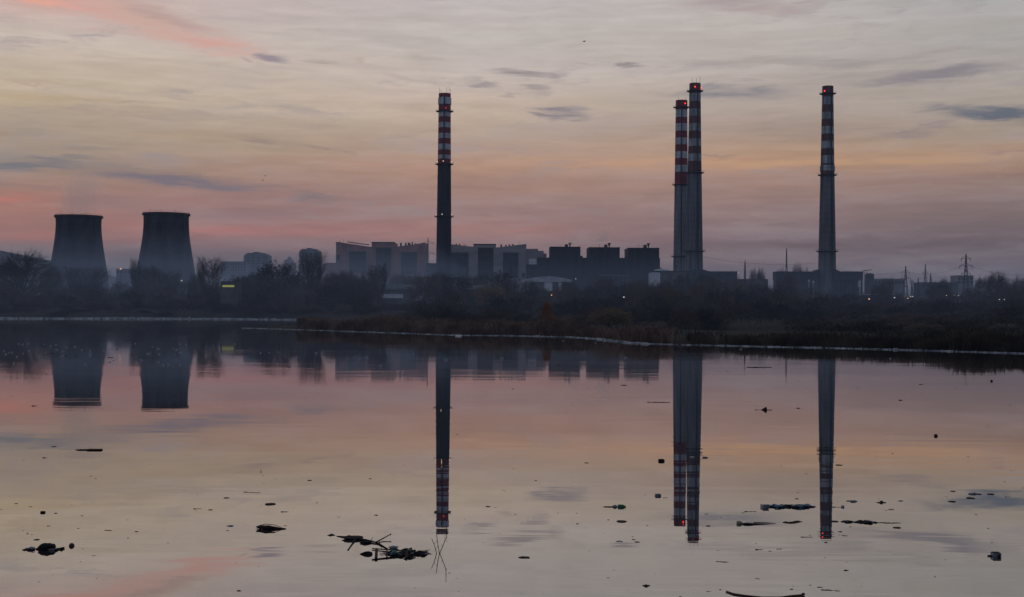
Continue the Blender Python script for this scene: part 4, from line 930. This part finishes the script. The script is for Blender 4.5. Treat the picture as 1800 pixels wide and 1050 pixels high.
# one by one: kind, px, py, width px, material, label
one = [
 ('lump',507,646,7,'darkred','small dark red lump floating under the tall bare tree reflection'),('lump',902,684,4.5,'black','dark round speck floating right of the tall chimney reflection near the far shore'),('lump',982,643,4,'black','dark speck floating on the dark boiler house reflection'),
 ('twig',1158,707.5,40,'wood','long thin twig floating left of the paired chimney reflections'),('twig',1335,646,44,'wood','long thin twig floating below the right bank between the chimneys'),('slab',1096,677.5,11,'wood','short slat floating under the third roof block reflection'),('lump',91,622,6,'black','black lump among the gulls left of the first cooling tower reflection'),
 ('lump',1583,704,7,'black','black lump floating alone right of the right chimney reflection'),('ball',1645,767,7,'brownlump','dark round ball floating far right over the orange band'),('ball',1743,670.5,4.5,'black','small dark float with a thin tail near the right bank'),
 ('box',1162,811,11,'black','dark box shaped float left of the paired chimney reflections'),('bottle',1217,804,8,'clearplastic','pale bottle floating on the right of the paired chimney reflections'),('bottle',1240,805,10,'greyplastic','grey bottle just right of the paired chimney reflections'),
 ('box',1156,872,11,'greyplastic','grey square can floating left of the paired chimney reflections'),('twig',1170,875.5,9,'wood','thin stick right of the grey square can'),('slab',1475,818,12,'black','flat dark strip just right of the right chimney reflection'),
 ('slab',1092,917,20,'wood','low dark plank below the green bottle'),('lump',1088,952,12,'clearplastic','pale crumpled bag with dark edges left of two dark scraps'),('slab',1120,953,10,'brownlump','flat brown scrap right of the pale crumpled bag'),
 ('twig',1270,988,22,'wood','dark stick below the taller paired chimney reflection'),('lump',1136,1030,14,'brownlump','brown elongated scrap near the bottom edge left of the paired chimneys'),('slab',1401,877,8,'brownlump','small brown scrap above the big litter raft'),
 ('twig',1319,899.6,22,'wood','thin stick left of the big litter raft'),('twig',1418,944.5,21,'wood','thin stick left of the right chimney reflection tip'),('twig',1334,966.6,13,'wood','thin short stick, leftmost of three small scraps below the slab litter'),('twig',1370,965.5,10,'wood','thin short stick, rightmost of three small scraps below the slab litter'),
 ('lump',1487,1003,9,'black','black lump alone low between the right chimney tip and the bottom edge'),('twig',1460,1038,32,'wood','straight dark pole near the bottom edge right of the red hose'),('slab',1466,917,16,'wood','flat brown scrap touching the right chimney reflection'),
 ('twig',1473,892,21,'wood','dark stick with a pale cup caught on it right of the right chimney reflection'),('slab',1492,881,11,'wood','upper flat scrap right of the right chimney reflection'),('bottle',1501,882,12,'greyplastic','grey bottle beside the upper flat scrap'),('lump',1550,884,16,'brownlump','reddish brown lump with pointed ends right of the right chimney'),
 ('slab',1577,928,16,'black','flat black scrap below the right end of the dark litter row'),('slab',1675,864,11,'wood','thin flat scrap, uppermost of the far right litter'),('slab',1673,882,16,'black','flat black plank left of the far right litter clump'),('lump',1713,868.6,24,'greyplastic','largest grey clump of the far right litter'),
 ('slab',1707,876,17,'wood','dark slat just below the largest grey clump at the far right'),('slab',1741,869,15,'black','black flat scrap right of the largest grey clump'),('slab',95,785.5,10,'black','short black bar floating above the long dark plank at the left'),
 ('lump',78,805,8,'blueplastic','bluish lump floating below the short black bar'),('slab',28.5,885.5,7,'wood','thin dark scrap near the left edge'),('box',75,901.5,8,'black','small black box left of the black knob'),('lump',98,902.5,6,'black','small black knob right of the small black box'),
 ('twig',190.7,932.7,14,'wood','thin stick right of the red brown ball'),('lump',240,935,7,'black','small black pair of lumps right of the thin stick at the left'),('slab',65,949,12,'wood','flat dark scrap just above the bag heap raft'),('ball',126,960,9.5,'darkred','red brown ball floating right of the bag heap'),
 ('slab',544,844.7,9,'black','short dark scrap above the branches left of the tall chimney'),('twig',443,866,32,'wood','dark stick with a thick end, uppermost of the left centre litter'),('slab',398,875.6,11,'wood','small dark scrap left of the dark stick with a thick end'),('slab',475,886.6,21,'black','dark flat bar below the stick with a thick end'),
 ('twig',347,894.7,14,'wood','dotted thin stick left of the blue grey bag'),('slab',370,896.6,8,'wood','small dark scrap above the blue grey bag'),('twig',501,900,14,'wood','thin stick with a knob above the brush bundle'),('lump',405,925,12,'blueplastic','blue grey crumpled bag left of the brush bundle'),
 ('lump',661,906,8,'black','black knob floating above the drifting branch'),('lump',582,941,14,'wood','dark driftwood knot at the left end of the branches'),('slab',857.7,891,10,'wood','flat dark scrap right of the tall chimney reflection'),('slab',1031,814,9,'wood','small dark scrap in the middle of the orange band'),
 ('lump',803.6,763.6,4,'black','black speck just right of the tall chimney reflection'),('lump',921,980.7,19,'brownlump','brown ragged scrap below the right of the tall chimney tip'),('drum',806,591,12,'white2','white drum lying on the litter line of the middle shore'),('lump',1089,600.5,9,'black','black lump on the litter line where the middle shore bends'),
 ('box',1574,615.3,9,'litterw','pale crate like block on the right litter line'),
]
for i, (k, px, py, w, m, lab) in enumerate(one):
    p, s = dist_px(px, py); W_ = w*s
    nm, cat = {'lump': ('floating_lump', 'floating litter'), 'twig': ('floating_stick', 'stick'), 'slab': ('floating_scrap', 'floating litter'), 'ball': ('floating_ball', 'ball'), 'box': ('floating_box', 'box'), 'bottle': ('floating_bottle', 'bottle'), 'drum': ('drum', 'drum')}[k]
    mb = (lump_mb(W_, W_*.19, 100+i, .7) if k == 'lump' else twig_mb(W_, 100+i) if k == 'twig' else slab_mb(W_, W_*1.0, W_*.10, 100+i) if k == 'slab' else MB().ball((0, 0, W_*.06), W_/2, W_/2, W_/2, 16, 10, .03, i) if k == 'ball' else bottle_mb(W_, W_*.17) if k == 'bottle' else None)
    if k == 'drum': mb = MB().lathe([(.01, -W_/2), (W_*.09, -W_*.46), (W_*.15, -W_*.2), (W_*.14, -W_*.18), (W_*.155, 0), (W_*.14, W_*.2), (W_*.10, W_*.46), (.01, W_/2)], 16); mb.v = [(z, x, y+W_*.05) for x, y, z in mb.v]
    if k == 'box':
        mb = MB().box(-W_/2*.8, W_/2, -W_*.3, W_*.3, -W_*.1, W_*.30); mb.box(-W_/2*.86, -W_/2*.8, -W_*.15, W_*.15, 0, W_*.2); mb.box(-W_*.3, W_*.36, -W_*.2, W_*.2, W_*.301, W_*.35)
    floater(nm, mb, M[m], px, py, lab, cat, None, k in ('lump', 'ball', 'bottle', 'drum'), random.uniform(-.25, .25))
p, s = dist_px(1481, 892)
mb = MB(); mb.lathe([(.1*s, -2.2*s), (1.9*s, -2.2*s), (2.6*s, 2.6*s), (2.3*s, 2.6*s), (1.7*s, -1.6*s)], 12); mb.v = [(z, x, y+1.0*s) for x, y, z in mb.v]
floater('floating_cup', mb, M['clearplastic'], 1481, 891.6, 'small pale cup caught on the stick right of the right chimney reflection', 'cup')
# green bottle on a slat
p, s = dist_px(1079, 891)
floater('floating_plank', slab_mb(30*s, 9*s, 1.6*s, 77), M['wood'], 1073, 891.5, 'thin dark slat with a green bottle against its right end', 'plank')
t = thing('green_bottle', 'dark green bottle floating at the right end of a thin slat', 'bottle', (*gp(1093, 891.5)[:2], 0))
bottle_mb(14*s, 3.6*s).build('bottle_body', M['green'], t, smooth=True); MB().ball((-12*s, 0, 1.2*s), 4*s, 3*s, 2.4*s, 9, 6, .2, 5).build('torn_label', M['greyplastic'], t)
# plank at the left
p, s = dist_px(157, 791)
mb = MB(); mb.box(-18*s, 22*s, -5*s, 5*s, -.6*s, 1.2*s); mb.box(-2*s, 22.2*s, -6*s, 4*s, 1.21*s, 2.0*s); mb.tube([(-18*s, 0, .4*s), (-24*s, 0, .8*s)], [1.1*s, .4*s], 6)
floater('floating_plank', mb, M['black'], 157, 791.5, 'long dark plank floating at the left with a thin pointed end', 'plank', None, False)
p, s = dist_px(1342, 720)
mb = twig_mb(30*s, 5, 1.0*s); mb.add([(-4*s, -4*s, 0), (6*s, -4*s, 0), (6*s, 4*s, 0), (-4*s, 4*s, 0), (5*s, 0, 6*s)], [(0, 3, 2, 1), (0, 1, 4), (1, 2, 4), (2, 3, 4), (3, 0, 4)])
floater('driftwood', mb, M['wood'], 1342, 721, 'dark driftwood with a triangular hump between paired and right chimney reflections', 'driftwood', None, False)
# container at lower right
p, s = dist_px(1750, 978)
t = thing('jerrycan', 'dark grey square canister floating at the lower right with a brown neck', 'canister', (p.x, p.y, 0))
mb = MB().ball((0, 0, 1.8*s), 7.6*s, 8*s, 5.4*s, 4, 6, .08, 3, math.pi/4); MB().box(-6.5*s, 7.4*s, -7*s, 7*s, -2*s, 6.2*s).build('canister_body', M['greyplastic'], t)
MB().box(-5.6*s, 6.6*s, -6*s, 6*s, 6.21*s, 7.0*s).build('canister_rim', M['black'], t); MB().bar((-6.5*s, 0, 1*s), (-14*s, 0, .8*s), 1.3*s, 8).build('neck', M['brownlump'], t)
mb = MB(); mb.box(1*s, 5*s, -7.3*s, -7.01*s, -.5*s, 4*s); mb.build('handle_recess', M['black'], t)
# bag heap at left
p, s = dist_px(83, 966)
t = thing('bag_heap', 'black rubbish bag heaped on a raft of scraps at the lower left', 'rubbish heap', (p.x, p.y, 0))
mb = MB().ball((0, 0, 4*s), 15*s, 12*s, 6.6*s, 16, 9, .13, 31); mb.ball((-6*s, 1*s, 5*s), 8*s, 8*s, 5.4*s, 12, 8, .16, 33); mb.build('bag', M['black'], t, smooth=True)
mb = MB(); rnd = random.Random(4)
for k in range(34):
    x = rnd.uniform(-40, 27); mb.ball((x*s, rnd.uniform(-9, 7)*s, .6*s), rnd.uniform(1.5, 5)*s, rnd.uniform(1.5, 4)*s, rnd.uniform(1, 2.4)*s, 7, 5, .3, k, rnd.uniform(0, 3))
mb.build('scraps', M['black'], t); MB().ball((-27*s, -2*s, 2*s), 7*s, 5*s, 2.6*s, 10, 6, .25, 9).build('crumpled_sheet', M['greyplastic'], t); MB().ball((12*s, -9*s, 1.4*s), 9*s, 3*s, 1.8*s, 10, 6, .25, 19).build('crumpled_sheet', M['greyplastic'], t)
# brush bundle
p, s = dist_px(474, 930)
t = thing('brush_bundle', 'bundle of dark brush with curved twigs floating left of centre', 'brush bundle', (p.x, p.y, 0))
mb = MB(); rnd = random.Random(8)
for k in range(40):
    a = rnd.uniform(-1, 1); L_ = rnd.uniform(.6, 1.1); mb.tube([(-22*s*L_, a*4*s, (1+rnd.uniform(0, 4.5))*s), (-4*s, a*9*s+rnd.gauss(0, 2)*s, (1.5+rnd.uniform(-1.2, 3.6))*s), (27*s*L_, a*4*s, rnd.uniform(.1, 1)*s)], [.4*s, .6*s, .2*s], 4)
mb.ball((-10*s, 0, 1.2*s), 9*s, 5*s, 3*s, 10, 6, .3, 2); mb.build('brush', M['wood'], t)
mb = MB(); mb.tube([(-13*s, -6*s, 3*s), (-8*s, -25*s, 1*s), (0, -36*s, .6*s), (16*s, -32*s, .6*s)], [.8*s, .9*s, .8*s, .5*s], 5); mb.build('curved_twig', M['wood'], t)
mb = MB(); mb.tube([(-20*s, 2*s, 5*s), (-8*s, 3*s, 8.2*s), (8*s, 3*s, 6.5*s), (24*s, 2*s, 1*s)], [.6*s, .7*s, .6*s, .3*s], 5); mb.build('curved_twig', M['wood'], t)
# drifting branch
p, s = dist_px(640, 950)
t = thing('drift_branch', 'drifting forked branch with torn sheeting caught on it left of the tall chimney tip', 'branch', (p.x, p.y, 0))
def q(px, py, h=0.0):                              # a point of the raft: water position of a photo pixel, raised by h pixels
    g = gp(px, py); return (g.x-p.x, g.y-p.y, h*s)
mb = MB(); mb.tube([q(592, 943, .5), q(620, 947, 2), q(650, 953, 2), q(664, 956, 1.5), q(682, 966, .6)], [.6*s, 2*s, 1.8*s, 1.3*s, .8*s], 6)
mb.tube([q(660, 955, 1.2), q(672, 950, 2.5), q(686.5, 946, 6.5)], [1.3*s, 1.1*s, .8*s], 6); mb.ball(q(686.5, 946, 6.5), 1.4*s, 1.4*s, 1.4*s, 8, 6)
mb.tube([q(624, 950, 2), q(619, 957, 1.2), q(612, 967, .6)], [1.1*s, 1.0*s, .9*s], 6); mb.ball(q(612, 967, .6), 1.5*s, 1.5*s, 1.2*s, 8, 6)
for (a, b_, h1) in (((668, 957), (671, 962), 3), ((652, 952), (655, 949), 4), ((666, 953), (670, 957), 3)): mb.bar(q(*a, 1), q(*b_, h1), .5*s, 4)
mb.build('branch', M['wood'], t)
c = q(620, 948); mb = MB().ball((c[0], c[1], 2.4*s), 19*s, 9*s, 3.6*s, 14, 7, .2, 12); mb.build('torn_sheet', M['brownlump'], t)
c = q(642, 955); mb = MB().ball((c[0], c[1], 1.5*s), 10*s, 6*s, 2.6*s, 10, 7, .15, 14); mb.build('dark_lump', M['black'], t)
c = q(613, 947); mb = MB().ball((c[0], c[1], 3.8*s), 5*s, 4*s, 2.2*s, 9, 6, .2, 15); mb.build('torn_sheet', M['greyplastic'], t)
# raft below it
p, s = dist_px(697, 974)
t = thing('litter_raft', 'raft of sticks and litter with a teal ball below the tall chimney reflection', 'litter raft', (p.x, p.y, 0))
mb = MB(); mb.tube([q(654, 966, 1.5), q(690, 969, 2), q(745, 973, 1.0)], [1.1*s, 1.1*s, .9*s], 5); mb.tube([q(654, 984.5, .6), q(680, 981.5, .9), q(735, 977, .8)], [1.1*s, 1.2*s, .9*s], 5)
mb.bar(q(662, 967, 1), q(661, 984, 1), 3.4*s, 4); mb.bar(q(680, 968, 1), q(680, 982, 1), 1.8*s, 4); mb.bar(q(716, 970, 1.5), q(714, 983, 1), 2.6*s, 4); mb.build('pallet_bars', M['black'], t)
mb = MB(); rnd = random.Random(14)
for k in range(80):
    px = rnd.triangular(672, 756, 715); wv = 8*(1-abs(px-712)/48)+1.5; g = q(px, 974+rnd.uniform(-wv, wv)*.8)
    mb.ball((g[0], g[1], rnd.uniform(0, 2.2)*s), rnd.uniform(1.5, 5.5)*s, rnd.uniform(2, 6)*s, rnd.uniform(.8, 2.2)*s, 7, 5, .3, k, rnd.uniform(0, 3))
for k in range(24):
    px = rnd.uniform(668, 752); g = q(px, 974+rnd.uniform(-4, 4)); a = rnd.uniform(-.5, .5); L = rnd.uniform(4, 13)*s
    mb.bar((g[0]-L, g[1]-L*a, 1.4*s), (g[0]+L, g[1]+L*a, rnd.uniform(1, 4)*s), .45*s, 4)
mb.build('litter', M['black'], t)
mb = MB()
for k in range(16):
    px = rnd.uniform(684, 750); g = q(px, 973+rnd.uniform(-4, 4)); MB().ball((g[0], g[1], 2*s), rnd.uniform(1.5, 4)*s, rnd.uniform(1.5, 4)*s, rnd.uniform(.8, 1.6)*s, 7, 5, .3, k).build('pale_litter', M['greyplastic'], t)
g = q(646, 974.5); mb = MB(); mb.lathe([(.1*s, -14*s), (4*s, -4*s), (4.6*s, 2*s), (3*s, 8*s), (.1*s, 9*s)], 10); mb.v = [(z+g[0], x+g[1], y+.8*s) for x, y, z in mb.v]; mb.build('pointed_float', M['black'], t)
g = q(693.5, 975); MB().ball((g[0], g[1], 2.4*s), 5.2*s, 5.2*s, 5.0*s, 16, 10).build('teal_ball', M['teal'], t, smooth=True)
g = q(692, 964); mb = MB().ball((g[0], g[1], 2*s), 9*s, 5*s, 2.2*s, 9, 6, .25, 6); mb.build('torn_sheet', M['greyplastic'], t)
# twigs standing out of the water
for (name_, lab, segs) in (('standing_twig', 'tallest twig standing out of the water, bent to the right, below the tall chimney tip', [(773, 973, 0), (778, 972, 12), (783.5, 971, 26), (784.5, 971, 35), (784, 971, 50)]),
                           ('standing_twig', 'thin middle twig standing out of the water below the tall chimney tip', [(772.5, 973, 0), (770.5, 973, 10), (769, 973, 19), (767, 973, 34)]),
                           ('standing_twig', 'leftmost bent twig standing out of the water below the tall chimney tip', [(767.5, 973, 0), (765.5, 973, 7), (763, 973, 16), (758.5, 973, 26)])):
    p, s = dist_px(771, 973); mb = MB(); o = gp(segs[0][0], 973); pts = []
    for (px, py, h) in segs: g = gp(px, 973); pts.append((g.x-o.x, 0, h*s))
    pts.insert(0, (pts[0][0], 0, -.5)); n = len(pts); mb.tube(pts, [.75*s*(1-.08*i) for i in range(n)], 6)
    for i in range(2, n-1): a = Vector(pts[i]); mb.bar(a, a+Vector((random.choice((-1, 1))*2*s, 0, 2.6*s)), .4*s, 4)
    tag(mb.build(name_, M['wood'], loc=(o.x, o.y, 0)), lab, 'twig', 'bare twigs standing out of the water')
# litter rafts on the right
def raft(px0, px1, py, hpx, n, label, mats_parts, seed, profile=None):
    pc = (px0+px1)/2; p, s = dist_px(pc, py); rnd = random.Random(seed); w = (px1-px0)*s
    t = thing('litter_raft', label, 'litter raft', (p.x, p.y, 0))
    for part, m, cnt, big in mats_parts:
        mb = MB()
        for k in range(cnt):
            u = rnd.uniform(-.5, .5); e = 1-abs(2*u)**2
            if part == 'bottle':
                bm = bottle_mb(rnd.uniform(9, 15)*s, rnd.uniform(2, 3.2)*s); a = rnd.uniform(-.5, .5); y0 = rnd.uniform(-1, 1)*hpx*2.4*s*e
                mb2 = MB(); mb2.v = [(x*math.cos(a)-y*math.sin(a), x*math.sin(a)+y*math.cos(a), z) for x, y, z in bm.v]; mb2.v = [(x+u*w*.9, y+y0, z+1.2*s) for x, y, z in mb2.v]; mb2.f = bm.f; mb2.m = bm.m
                mb2.build(part, m, t, smooth=True); continue
            mb.ball((u*w, rnd.uniform(-1, 1)*hpx*2.6*s*e, rnd.uniform(.1, .4)*hpx*s*e), rnd.uniform(.4, 1)*big*s, rnd.uniform(.4, 1.)*big*s, rnd.uniform(.2, .42)*hpx*s*(.35+.65*e), 7, 5, .38, k, rnd.uniform(0, 3))
            if part != 'litter': mb.build(part, m, t); mb = MB()
        if part == 'litter': mb.build(part, m, t)
    return t, s
raft(1340, 1434, 891, 5, 0, 'large litter raft of bottles and scraps left of the right chimney reflection', [('litter', M['black'], 46, 6), ('pale_litter', M['greyplastic'], 20, 5), ('blue_litter', M['blueplastic'], 12, 6), ('green_litter', M['olive'], 10, 5), ('bottle', M['blueplastic'], 5, 0), ('bottle', M['clearplastic'], 2, 0)], 3)
p, s = dist_px(1344, 892); t = thing('floating_box', 'grey open carton at the left end of the large litter raft', 'box', (p.x, p.y, 0), .2)
MB().box(-5.4*s, 5.2*s, -6*s, 6*s, -1*s, 4.6*s).build('carton_body', M['greyplastic'], t); MB().box(-5.6*s, 5.6*s, -6.2*s, -5*s, 4.61*s, 5.4*s).build('carton_flap', M['greyplastic'], t)
p, s = dist_px(1316, 922); t = thing('floating_slab', 'long black slab with a thin tail pole left of the right chimney reflection', 'slab', (p.x, p.y, 0))
slab_mb(23*s, 14*s, 4.4*s, 41).build('slab', M['black'], t)
MB().tube([(10*s, 6*s, 1.5*s), (30*s, 9*s, 1.2*s), (50*s, 10*s, .6*s)], [1.5*s, 1*s, .3*s], 6).build('tail_pole', M['wood'], t)
p, s = dist_px(1300, 921); floater('floating_bottle', bottle_mb(11*s, 4*s), M['tan'], 1300.5, 921, 'tan plastic bottle at the left end of the long black slab', 'bottle')
raft(1377, 1398, 919, 2.4, 0, 'small dark litter clump between the slab pole and the right chimney reflection', [('litter', M['wood'], 16, 4), ('tyre_piece', M['black'], 5, 5)], 6)
floater('floating_lump', lump_mb(15*s, 2.8*s, 55, .7), M['brownlump'], 1402, 917.5, 'brown lump just right of the small dark litter clump', 'floating litter')
raft(1481, 1500, 917.5, 3.6, 0, 'dark leafy clump, first of the litter row right of the right chimney', [('litter', M['black'], 18, 5), ('pale_litter', M['greyplastic'], 3, 3)], 7)
raft(1502, 1541, 918.5, 4.4, 0, 'largest dark clump of the litter row right of the right chimney', [('litter', M['black'], 26, 6), ('green_litter', M['green'], 3, 4), ('pale_litter', M['greyplastic'], 5, 4)], 8)
raft(1540, 1580, 919.5, 1.6, 0, 'thin tail end of the litter row right of the right chimney', [('litter', M['wood'], 18, 4)], 9)
# red hose at the bottom edge
p, s = dist_px(1345, 1046); 
hp = [gp(1277, 1041), gp(1290, 1045.5), gp(1310, 1048.5), gp(1340, 1051.5), gp(1370, 1051.5), gp(1395, 1048.5), gp(1412, 1047)]
mb = MB(); mb.tube([(g.x-p.x, g.y-p.y, .012) for g in hp], [1.7*s]*len(hp), 8); mb.ball((hp[-1].x-p.x, hp[-1].y-p.y, .03), 3.4*s, 2.6*s, 2.2*s, 9, 6, .1, 2)
floater('hose', mb, M['darkred'], 1345, 1046, 'curved dark red hose floating at the bottom edge', 'hose')

# ------------------------------------------------------------------ gulls
gm_ = MB(); gm_.cur = 0
gm_.ball((0, 0, .10), .21, .10, .095, 12, 8); gm_.ball((.21, 0, .21), .065, .055, .058, 10, 7); gm_.tube([(.14, 0, .12), (.19, 0, .2)], [.055, .045], 8)
gm_.tube([(-.16, 0, .13), (-.30, 0, .15)], [.06, .015], 6)
gme = gm_; gull0 = gme.build('gull', M['gull'], smooth=True)
wb = MB(); wb.ball((-.04, .08, .13), .19, .03, .06, 10, 6); wb.ball((-.04, -.08, .13), .19, .03, .06, 10, 6); wb.tube([(.27, 0, .205), (.325, 0, .195)], [.015, .004], 5)
wing0 = wb.build('wings', M['gullgrey'], gull0, smooth=True)
gulls = [(39.4,605.7),(32.6,604.6),(50,604),(78,605),(89,608),(98.5,606),(7,617),(16,620),(21,620),(10.5,623),(50.6,617),(40.5,621.7),(117,611),(132,610),(100,615),(110,618),(143.6,615.6),(183.8,616),(158,617),(158,622),(158,626),(80.5,619.5),(71,627),(77,630),(29.7,627),(23.8,639),(148.5,641.7),(109,626),
 (238,604),(267.7,609.5),(279,613),(304.5,612.8),(311,614.6),(316.5,604.6),(327,606.5),(221.4,613),(258,622),(262,622),(280,623),(308,622.5),(316,620),(248.5,634),(277.4,637),(283.7,642),(288,642.6),(297.4,641.7),(311.8,633.5),(316,642),(333,628),
 (413,604.7),(457.8,620.6),(472.8,620),(489,619),(521.7,628),(556,621),(632,631.7),(645,629),(668,644),(727,622),(784,633.6),(830.5,641),(882.5,630),(990,599),(1046.7,602.5),(1100,629),(1302,614),(1565,630)]
for i, (px, py) in enumerate(gulls):
    p = gp(px, py+.6); o = gull0 if i == 0 else gull0.copy()
    if i: 
        C.objects.link(o); w_ = wing0.copy(); C.objects.link(w_); w_.parent = o
    o.location = (p.x, p.y, -.02); o.rotation_euler = (0, 0, random.uniform(0, 6.28)); o.scale = [random.uniform(.5, .8)]*3
    if px < 195: lab, g = 'white gull resting on the water by the left cooling tower reflection', 'gulls by the left cooling tower reflection'
    elif px < 340: lab, g = 'white gull resting on the water by the right cooling tower reflection', 'gulls by the right cooling tower reflection'
    elif px < 760: lab, g = 'white gull resting on the water between the towers and the tall chimney reflection', 'gulls left of the tall chimney reflection'
    else: lab, g = 'white gull resting on the water right of the tall chimney reflection', 'gulls right of the tall chimney reflection'
    tag(o, lab, 'gull', g)
def flying(px, py, D, sc, label, rz):
    p = at(px, py, D); mb = MB(); mb.ball((0, 0, 0), .24, .07, .07, 10, 6); mb.ball((.24, 0, .02), .06, .05, .05, 8, 6); mb.tube([(-.2, 0, 0), (-.36, 0, .01)], [.05, .08], 5)
    o = mb.build('flying_bird', M['black'], loc=p, smooth=True); o.scale = (sc,)*3; o.rotation_euler = (0, .1, rz)
    for sg in (-1, 1):
        w = MB().add([(.1, 0, .02), (-.1, 0, .02), (.08, sg*.3, .18), (-.08, sg*.3, .17), (-.08, sg*.66, .14), (.1, 0, .05), (-.1, 0, .045), (.08, sg*.3, .2), (-.08, sg*.3, .19)], [(0, 1, 3, 2), (2, 3, 4), (5, 7, 8, 6), (7, 4, 8), (0, 2, 7, 5), (1, 6, 8, 3), (2, 4, 7), (3, 8, 4)])
        w.build('wing', M['black'], o)
    tag(o, label, 'bird')
flying(1027, 73.5, 260, 1.0, 'dark bird flying alone high in the sky between the chimneys', .6)
flying(466, 309.5, 330, .8, 'upper of two birds flying above the dense trees', .3); flying(462, 317.5, 330, .8, 'lower of two birds flying above the dense trees', -.4)

# ------------------------------------------------------------------ air: haze, ground mist, steam
def vol_box(name, x0, x1, y0, y1, z0, z1, col, dens, label=None):
    m = bpy.data.materials.new(name); m.use_nodes = True; t = m.node_tree; t.nodes.clear()
    v = N(t, 'ShaderNodeVolumePrincipled'); v.inputs['Color'].default_value = (*col, 1); v.inputs['Density'].default_value = dens; v.inputs['Anisotropy'].default_value = .1
    o = N(t, 'ShaderNodeOutputMaterial'); t.links.new(v.outputs[0], o.inputs['Volume'])
    ob = MB().box(x0, x1, y0, y1, z0, z1).build(name, m); ob['kind'] = 'stuff'; return ob
vol_box('haze', -2600, 2600, -30, 4500, -4, 230, (.62, .78, 1.0), .00009)
vol_box('mist', -1400, -38, 505, 1600, -3, 37, (.62, .78, 1.0), .00088)
vol_box('mist', -1400, 1400, 215, 504.9, -3, 15, (.66, .80, 1.0), .00036)
vol_box('mist', -37.9, 1400, 505, 1600, -3, 34, (.62, .78, 1.0), .00030)
def steam(name, loc, sx, sy, sz, dens, label, drift, scale, soft=1.0):
    m = bpy.data.materials.new(name); m.use_nodes = True; t = m.node_tree; t.nodes.clear()
    tcn = N(t, 'ShaderNodeTexCoord'); sp_ = N(t, 'ShaderNodeSeparateXYZ'); t.links.new(tcn.outputs['Generated'], sp_.inputs[0])
    u = math_n(t, 'SUBTRACT', sp_.outputs[0], .5); v = math_n(t, 'SUBTRACT', sp_.outputs[1], .5); z = sp_.outputs[2]
    cen = math_n(t, 'MULTIPLY', z, drift); u = math_n(t, 'SUBTRACT', u, math_n(t, 'SUBTRACT', cen, drift*.5))
    rr = math_n(t, 'SQRT', math_n(t, 'ADD', math_n(t, 'MULTIPLY', u, u), math_n(t, 'MULTIPLY', v, v)))
    nz = noise_n(t, tcn.outputs['Object'], scale, 4, .6); rr = math_n(t, 'ADD', rr, math_n(t, 'MULTIPLY', math_n(t, 'SUBTRACT', nz.outputs['Fac'], .5), .35))
    f = math_n(t, 'MULTIPLY', maprange(t, rr, .40, .12), maprange(t, z, .98, .1)); f = math_n(t, 'MULTIPLY', f, maprange(t, z, 0.0, .03))
    pv = N(t, 'ShaderNodeVolumePrincipled'); pv.inputs['Color'].default_value = (.99, .99, 1, 1); pv.inputs['Anisotropy'].default_value = .78; t.links.new(math_n(t, 'MULTIPLY', f, dens), pv.inputs['Density'])
    o = N(t, 'ShaderNodeOutputMaterial'); t.links.new(pv.outputs[0], o.inputs['Volume'])
    ob = MB().box(-sx, sx, -sy, sy, 0, sz).build(name, m, loc=loc); tag(ob, label, 'steam'); return ob
p = at(142, 379, 1010); steam('steam_plume', (p.x+2, 1010, p.z+.6), 25, 25, 54, .026, 'faint pale steam plume above the left cooling tower', .18, .06)
p = at(1064, 426, 1040); steam('smoke_wisp', (p.x, 1040, p.z), 8, 7, 16, .11, 'thin white steam wisp above the middle dark roof block', .5, .25)
p = at(1010, 431, 1040); steam('smoke_wisp', (p.x, 1040, p.z), 7, 7, 14, .07, 'faint white steam wisp above the first dark roof block', .4, .25)
